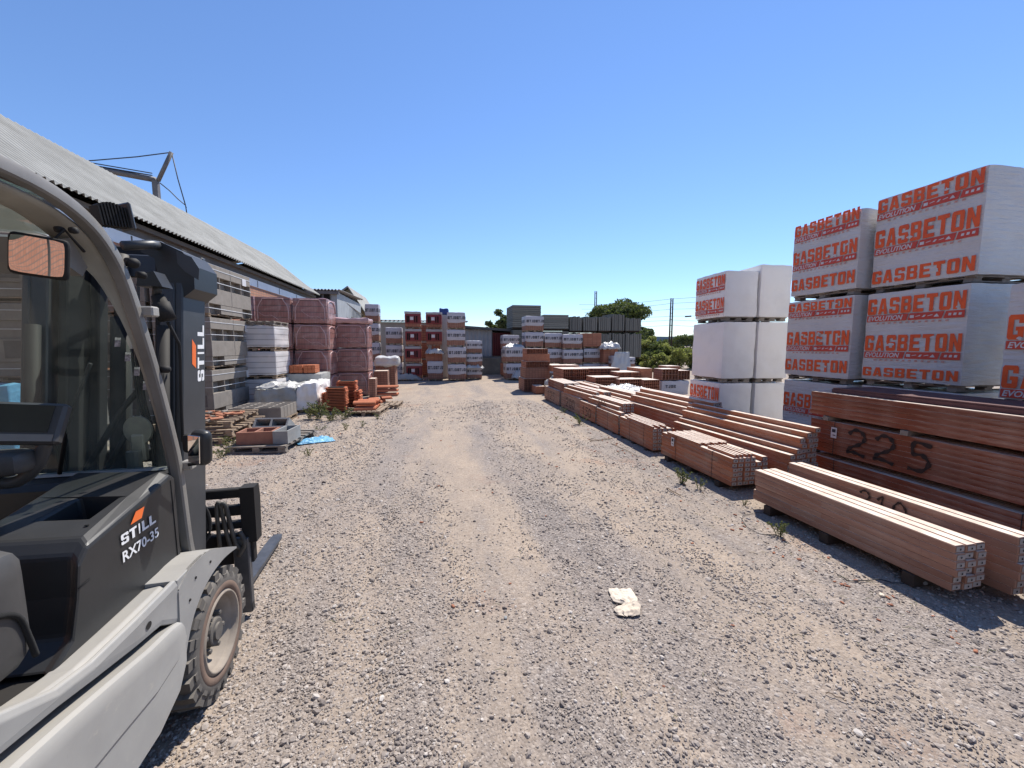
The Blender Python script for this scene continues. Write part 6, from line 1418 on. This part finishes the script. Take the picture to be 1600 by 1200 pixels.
# --- mast (tilted forward)
def mirm(x): return -1.0 - x
TI = R(8.0); ms = bpy.data.objects.new('mast', None)
def TM(y, z): return (.22 + (y) + (z - .35) * math.tan(TI), z)
def mbox(mb, x0, x1, y0, y1, z0, z1, mi=0, ch=.006):
    c = []
    Sh = Matrix(((1, 0, 0, 0), (0, 1, math.tan(TI), .22 - .35 * math.tan(TI)), (0, 0, 1, 0), (0, 0, 0, 1)))
    mb.box(x0, x1, y0, y1, z0, z1, mi, ch, Sh)
mb = MB()
for fx in ((lambda x: x), mirm):
    mbox(mb, *sorted((fx(-.20), fx(-.165))), -.21, .03, .18, 2.30)       # outer channel web
    mbox(mb, *sorted((fx(-.27), fx(-.2005))), -.21, -.18, .18, 2.28); mbox(mb, *sorted((fx(-.27), fx(-.2005))), .0, .03, .18, 2.28)
mbox(mb, -1.0 + .165, -.165, .0, .04, 2.18, 2.31); mbox(mb, -1.0 + .2, -.2, -.19, .0, .3, .42)
mast = mb.build('mast', M['mastp'], tk)
mb = MB()
for fx in ((lambda x: x), mirm):
    mbox(mb, *sorted((fx(-.315), fx(-.275))), -.16, .05, .2, 2.33); mbox(mb, *sorted((fx(-.36), fx(-.3155))), -.02, .05, .2, 2.33)
mbox(mb, -1.0 + .28, -.28, .04, .09, 2.2, 2.36); mbox(mb, -1.0 + .28, -.28, .04, .08, 1.15, 1.22); mb.build('inner_mast', M['tdark'], mast)
mb = MB()
def mt(x, y, z): yy, zz = TM(y, z); return (x, yy, zz)
for x_, r_ in ((-.235, .028), (mirm(-.235), .028)): mb.tube([mt(x_, -.24, .3), mt(x_, -.24, 1.9)], r_, 12)
mb.tube([mt(-.54, -.02, .45), mt(-.54, -.02, 1.95)], .045, 14); mb.build('lift_cylinder', M['tdark'], mast)
mb = MB(); mb.tube([mt(-.54, -.02, 1.951), mt(-.54, -.02, 2.3)], .03, 12); mbox(mb, -.545, -.53, -.04, -.02, .7, 2.25, 0, .001); mbox(mb, -.46, -.45, -.04, -.03, .7, 2.2, 0, .001); mb.build('piston_rod', M['grease'], mast)
mb = MB()
for i in range(60): mbox(mb, -.735, -.712, -.05, -.035, .75 + i * .025, .768 + i * .025, 0, .001)
mb.build('chain', M['grease'], mast)
mb = MB()
mb.prism([(ly(240, 378, .36).x, 2.34), (ly(268, 380, .36).x, 2.335), (ly(300, 392, .36).x, 2.29), (ly(317, 412, .36).x, 2.22), (ly(318, 446, .36).x, 2.10), (ly(290, 472, .36).x, 2.02), (ly(286, 448, .36).x, 2.10), (ly(264, 430, .36).x, 2.16), (ly(258, 400, .36).x, 2.25), (ly(238, 392, .36).x, 2.28)], 1, .26, .52); mb.build('mast_hood', M['tblack'], mast)
mb = MB(); hp = [(ly(276, 392, .255).x, ly(276, 392, .255).z), (ly(300, 402, .255).x, ly(300, 402, .255).z), (ly(312, 420, .255).x, ly(312, 420, .255).z), (ly(311, 438, .255).x, ly(311, 438, .255).z), (ly(290, 425, .255).x, ly(290, 425, .255).z), (ly(278, 412, .255).x, ly(278, 412, .255).z)]
mb.prism(hp, 1, .25, .256); mb.build('hood_window', M['mastp'], mast)
mb = MB(); mb.tube([tuple(ly(192, 384, .1)), tuple(ly(236, 382, .2)), tuple(ly(252, 384, .3))], .022, 8); mb.build('cross_tube', M['mastp'], mast)
# logo on the mast side, reading upwards
mb = MB(); zt0 = 1.62; Sh = lambda y, z: TM(y, z)
def PM(u, v__): yy, zz = TM(-.035 - v__, u); return (-.1635, yy, zz)
zlo = 1.60; letters(mb, 'STILL', zlo, -.045, .062, .072, .010, PM, 1, 0, {'I': .45})
mb.add([PM(zlo + .075, .045), PM(zlo + .20, .045), PM(zlo + .235, .085), PM(zlo + .10, .085)], [(0, 1, 2, 3)], 0); mb.build('mast_lettering', [M['logo_or'], M['logo_w']], mast, recalc=False)
# hydraulic hoses and wiper motor area
mb = MB()
for i, dx in enumerate((0, .02, .04)): mb.tube(smooth2([tuple(ly(206 + i * 6, 545, .18)), tuple(ly(215 + i * 5, 620, .18)), tuple(ly(236 + i * 4, 690, .16)), tuple(ly(240 + i * 3, 730, .14))], 4), .006, 6)
for i in range(2): mb.tube(smooth2([tuple(ly(292 + i * 8, 770, .3)), tuple(ly(318 + i * 6, 800, .34)), tuple(ly(322 + i * 5, 835, .34)), tuple(ly(300 + i * 6, 862, .3))], 4), .010, 6)
mb.build('hose', M['tdark'], tk)
mb = MB(); p_ = ly(216, 672, .14); mb.lathe([(-.006, 0), (-.006, .072), (.006, .072), (.006, .045), (.003, .045), (.003, 0)], 24, 0, Matrix.Translation(p_) @ Matrix.Rotation(R(75), 4, 'Z')); mb.box(-.03, .03, -.02, .02, -.16, -.02, 0, .008, Matrix.Translation(p_)); mb.tube([tuple(p_ + Vector((-.01, -.03, -.2))), tuple(p_ + Vector((-.01, -.03, -.1)))], .03, 12)
mb.s = [False] * len(mb.s); mb.build('tilt_bracket', plain('grey_casting', (.26, .25, .22), (.16, .155, .14), .5, 10), tk)
mb = MB(); mb.tube([tuple(ly(120, 760, .1)), tuple(ly(190, 640, .2)), tuple(ly(262, 560, .34))], .014, 8); mb.tube([tuple(ly(150, 760, .1)), tuple(ly(215, 650, .2))], .012, 8); mb.build('tilt_rod', M['tdark'], tk)
# decal strip on the glass by the pillar
for (px, py) in ((226, 535), (232, 556), (237, 578), (243, 600), (247, 618)):
    p_ = ly(px, py, .0); M_ = Matrix.Translation((p_.x, wsp(0, (p_.z - 1.185) / .9)[1] - .006, p_.z)) @ Matrix.Rotation(R(-14), 4, 'X'); mb = MB(); mb.box(-.010, .010, 0, .001, -.020, .020, 0, 0, M_); mb.build('decal', M['decal'], tk)
# carriage
mb = MB(); Yc = .66
xR = -.02; xLf = XL + .04
z_t = .87
mb.box(xLf, xR - .03, Yc - .03, Yc + .02, z_t - .06, z_t, 0, .006); mb.box(xLf, xR - .03, Yc - .03, Yc + .02, z_t - .18, z_t - .115, 0, .006); mb.box(xLf, xR - .03, Yc - .03, Yc + .03, z_t - .27, z_t - .225, 0, .006); mb.box(xLf, xR - .03, Yc - .03, Yc + .03, .36, z_t - .31, 0, .006)
mb.prism([(Yc - .05, z_t - .36), (Yc - .05, z_t + .01), (Yc + .04, z_t + .01), (Yc + .055, z_t - .08), (Yc + .04, z_t - .36)], 0, xR - .085, xR)
mb.prism([(Yc - .05, z_t - .36), (Yc - .05, z_t + .01), (Yc + .04, z_t + .01), (Yc + .055, z_t - .08), (Yc + .04, z_t - .36)], 0, xLf - .005, xLf + .06)
cg = mb.build('carriage', M['tdark'], tk)
mb = MB(); mb.tube(smooth2([(-.20, Yc - .08, .72), (-.185, Yc - .10, .80), (-.165, Yc - .10, .79), (-.15, Yc - .09, .66), (-.13, Yc - .08, .52), (-.10, Yc - .07, .47)], 4), .013, 7); mb.tube(smooth2([(-.22, Yc - .08, .50), (-.215, Yc - .10, .78), (-.195, Yc - .10, .80), (-.18, Yc - .09, .64), (-.16, Yc - .08, .5)], 4), .012, 7)
mb.tube(smooth2([(-.11, Yc - .07, .60), (-.08, Yc - .08, .52), (-.12, Yc - .08, .44)], 4), .014, 7); mb.build('carriage_hose', M['grease'], cg)
def fork(xs, xc):
    mb = MB(); mb.box(xs - .045, xs + .045, Yc - .07, Yc - .02, .04, .55, 0, .006); mb.box(min(xs, xc) - .045, max(xs, xc) + .045, Yc - .068, Yc - .022, .034, .10, 0, .004)
    L = 1.08; y0_ = Yc - .03
    V = [(xc - .05, y0_, .035), (xc + .05, y0_, .035), (xc + .05, y0_ + L * .93, .05), (xc + .03, y0_ + L, .052), (xc - .03, y0_ + L, .052), (xc - .05, y0_ + L * .93, .05),
         (xc - .05, y0_, .08), (xc + .05, y0_, .08), (xc + .05, y0_ + L * .93, .064), (xc + .03, y0_ + L, .062), (xc - .03, y0_ + L, .062), (xc - .05, y0_ + L * .93, .064)]
    mb.add(V, [(5, 4, 3, 2, 1, 0), (6, 7, 8, 9, 10, 11)] + [(i, (i + 1) % 6, 6 + (i + 1) % 6, 6 + i) for i in range(6)])
    mb.build('fork', M['forksteel'], tk)
fork(-.11, -.23); fork(XL + .12, XL + .22)
# handle: worn stencil on the lower door
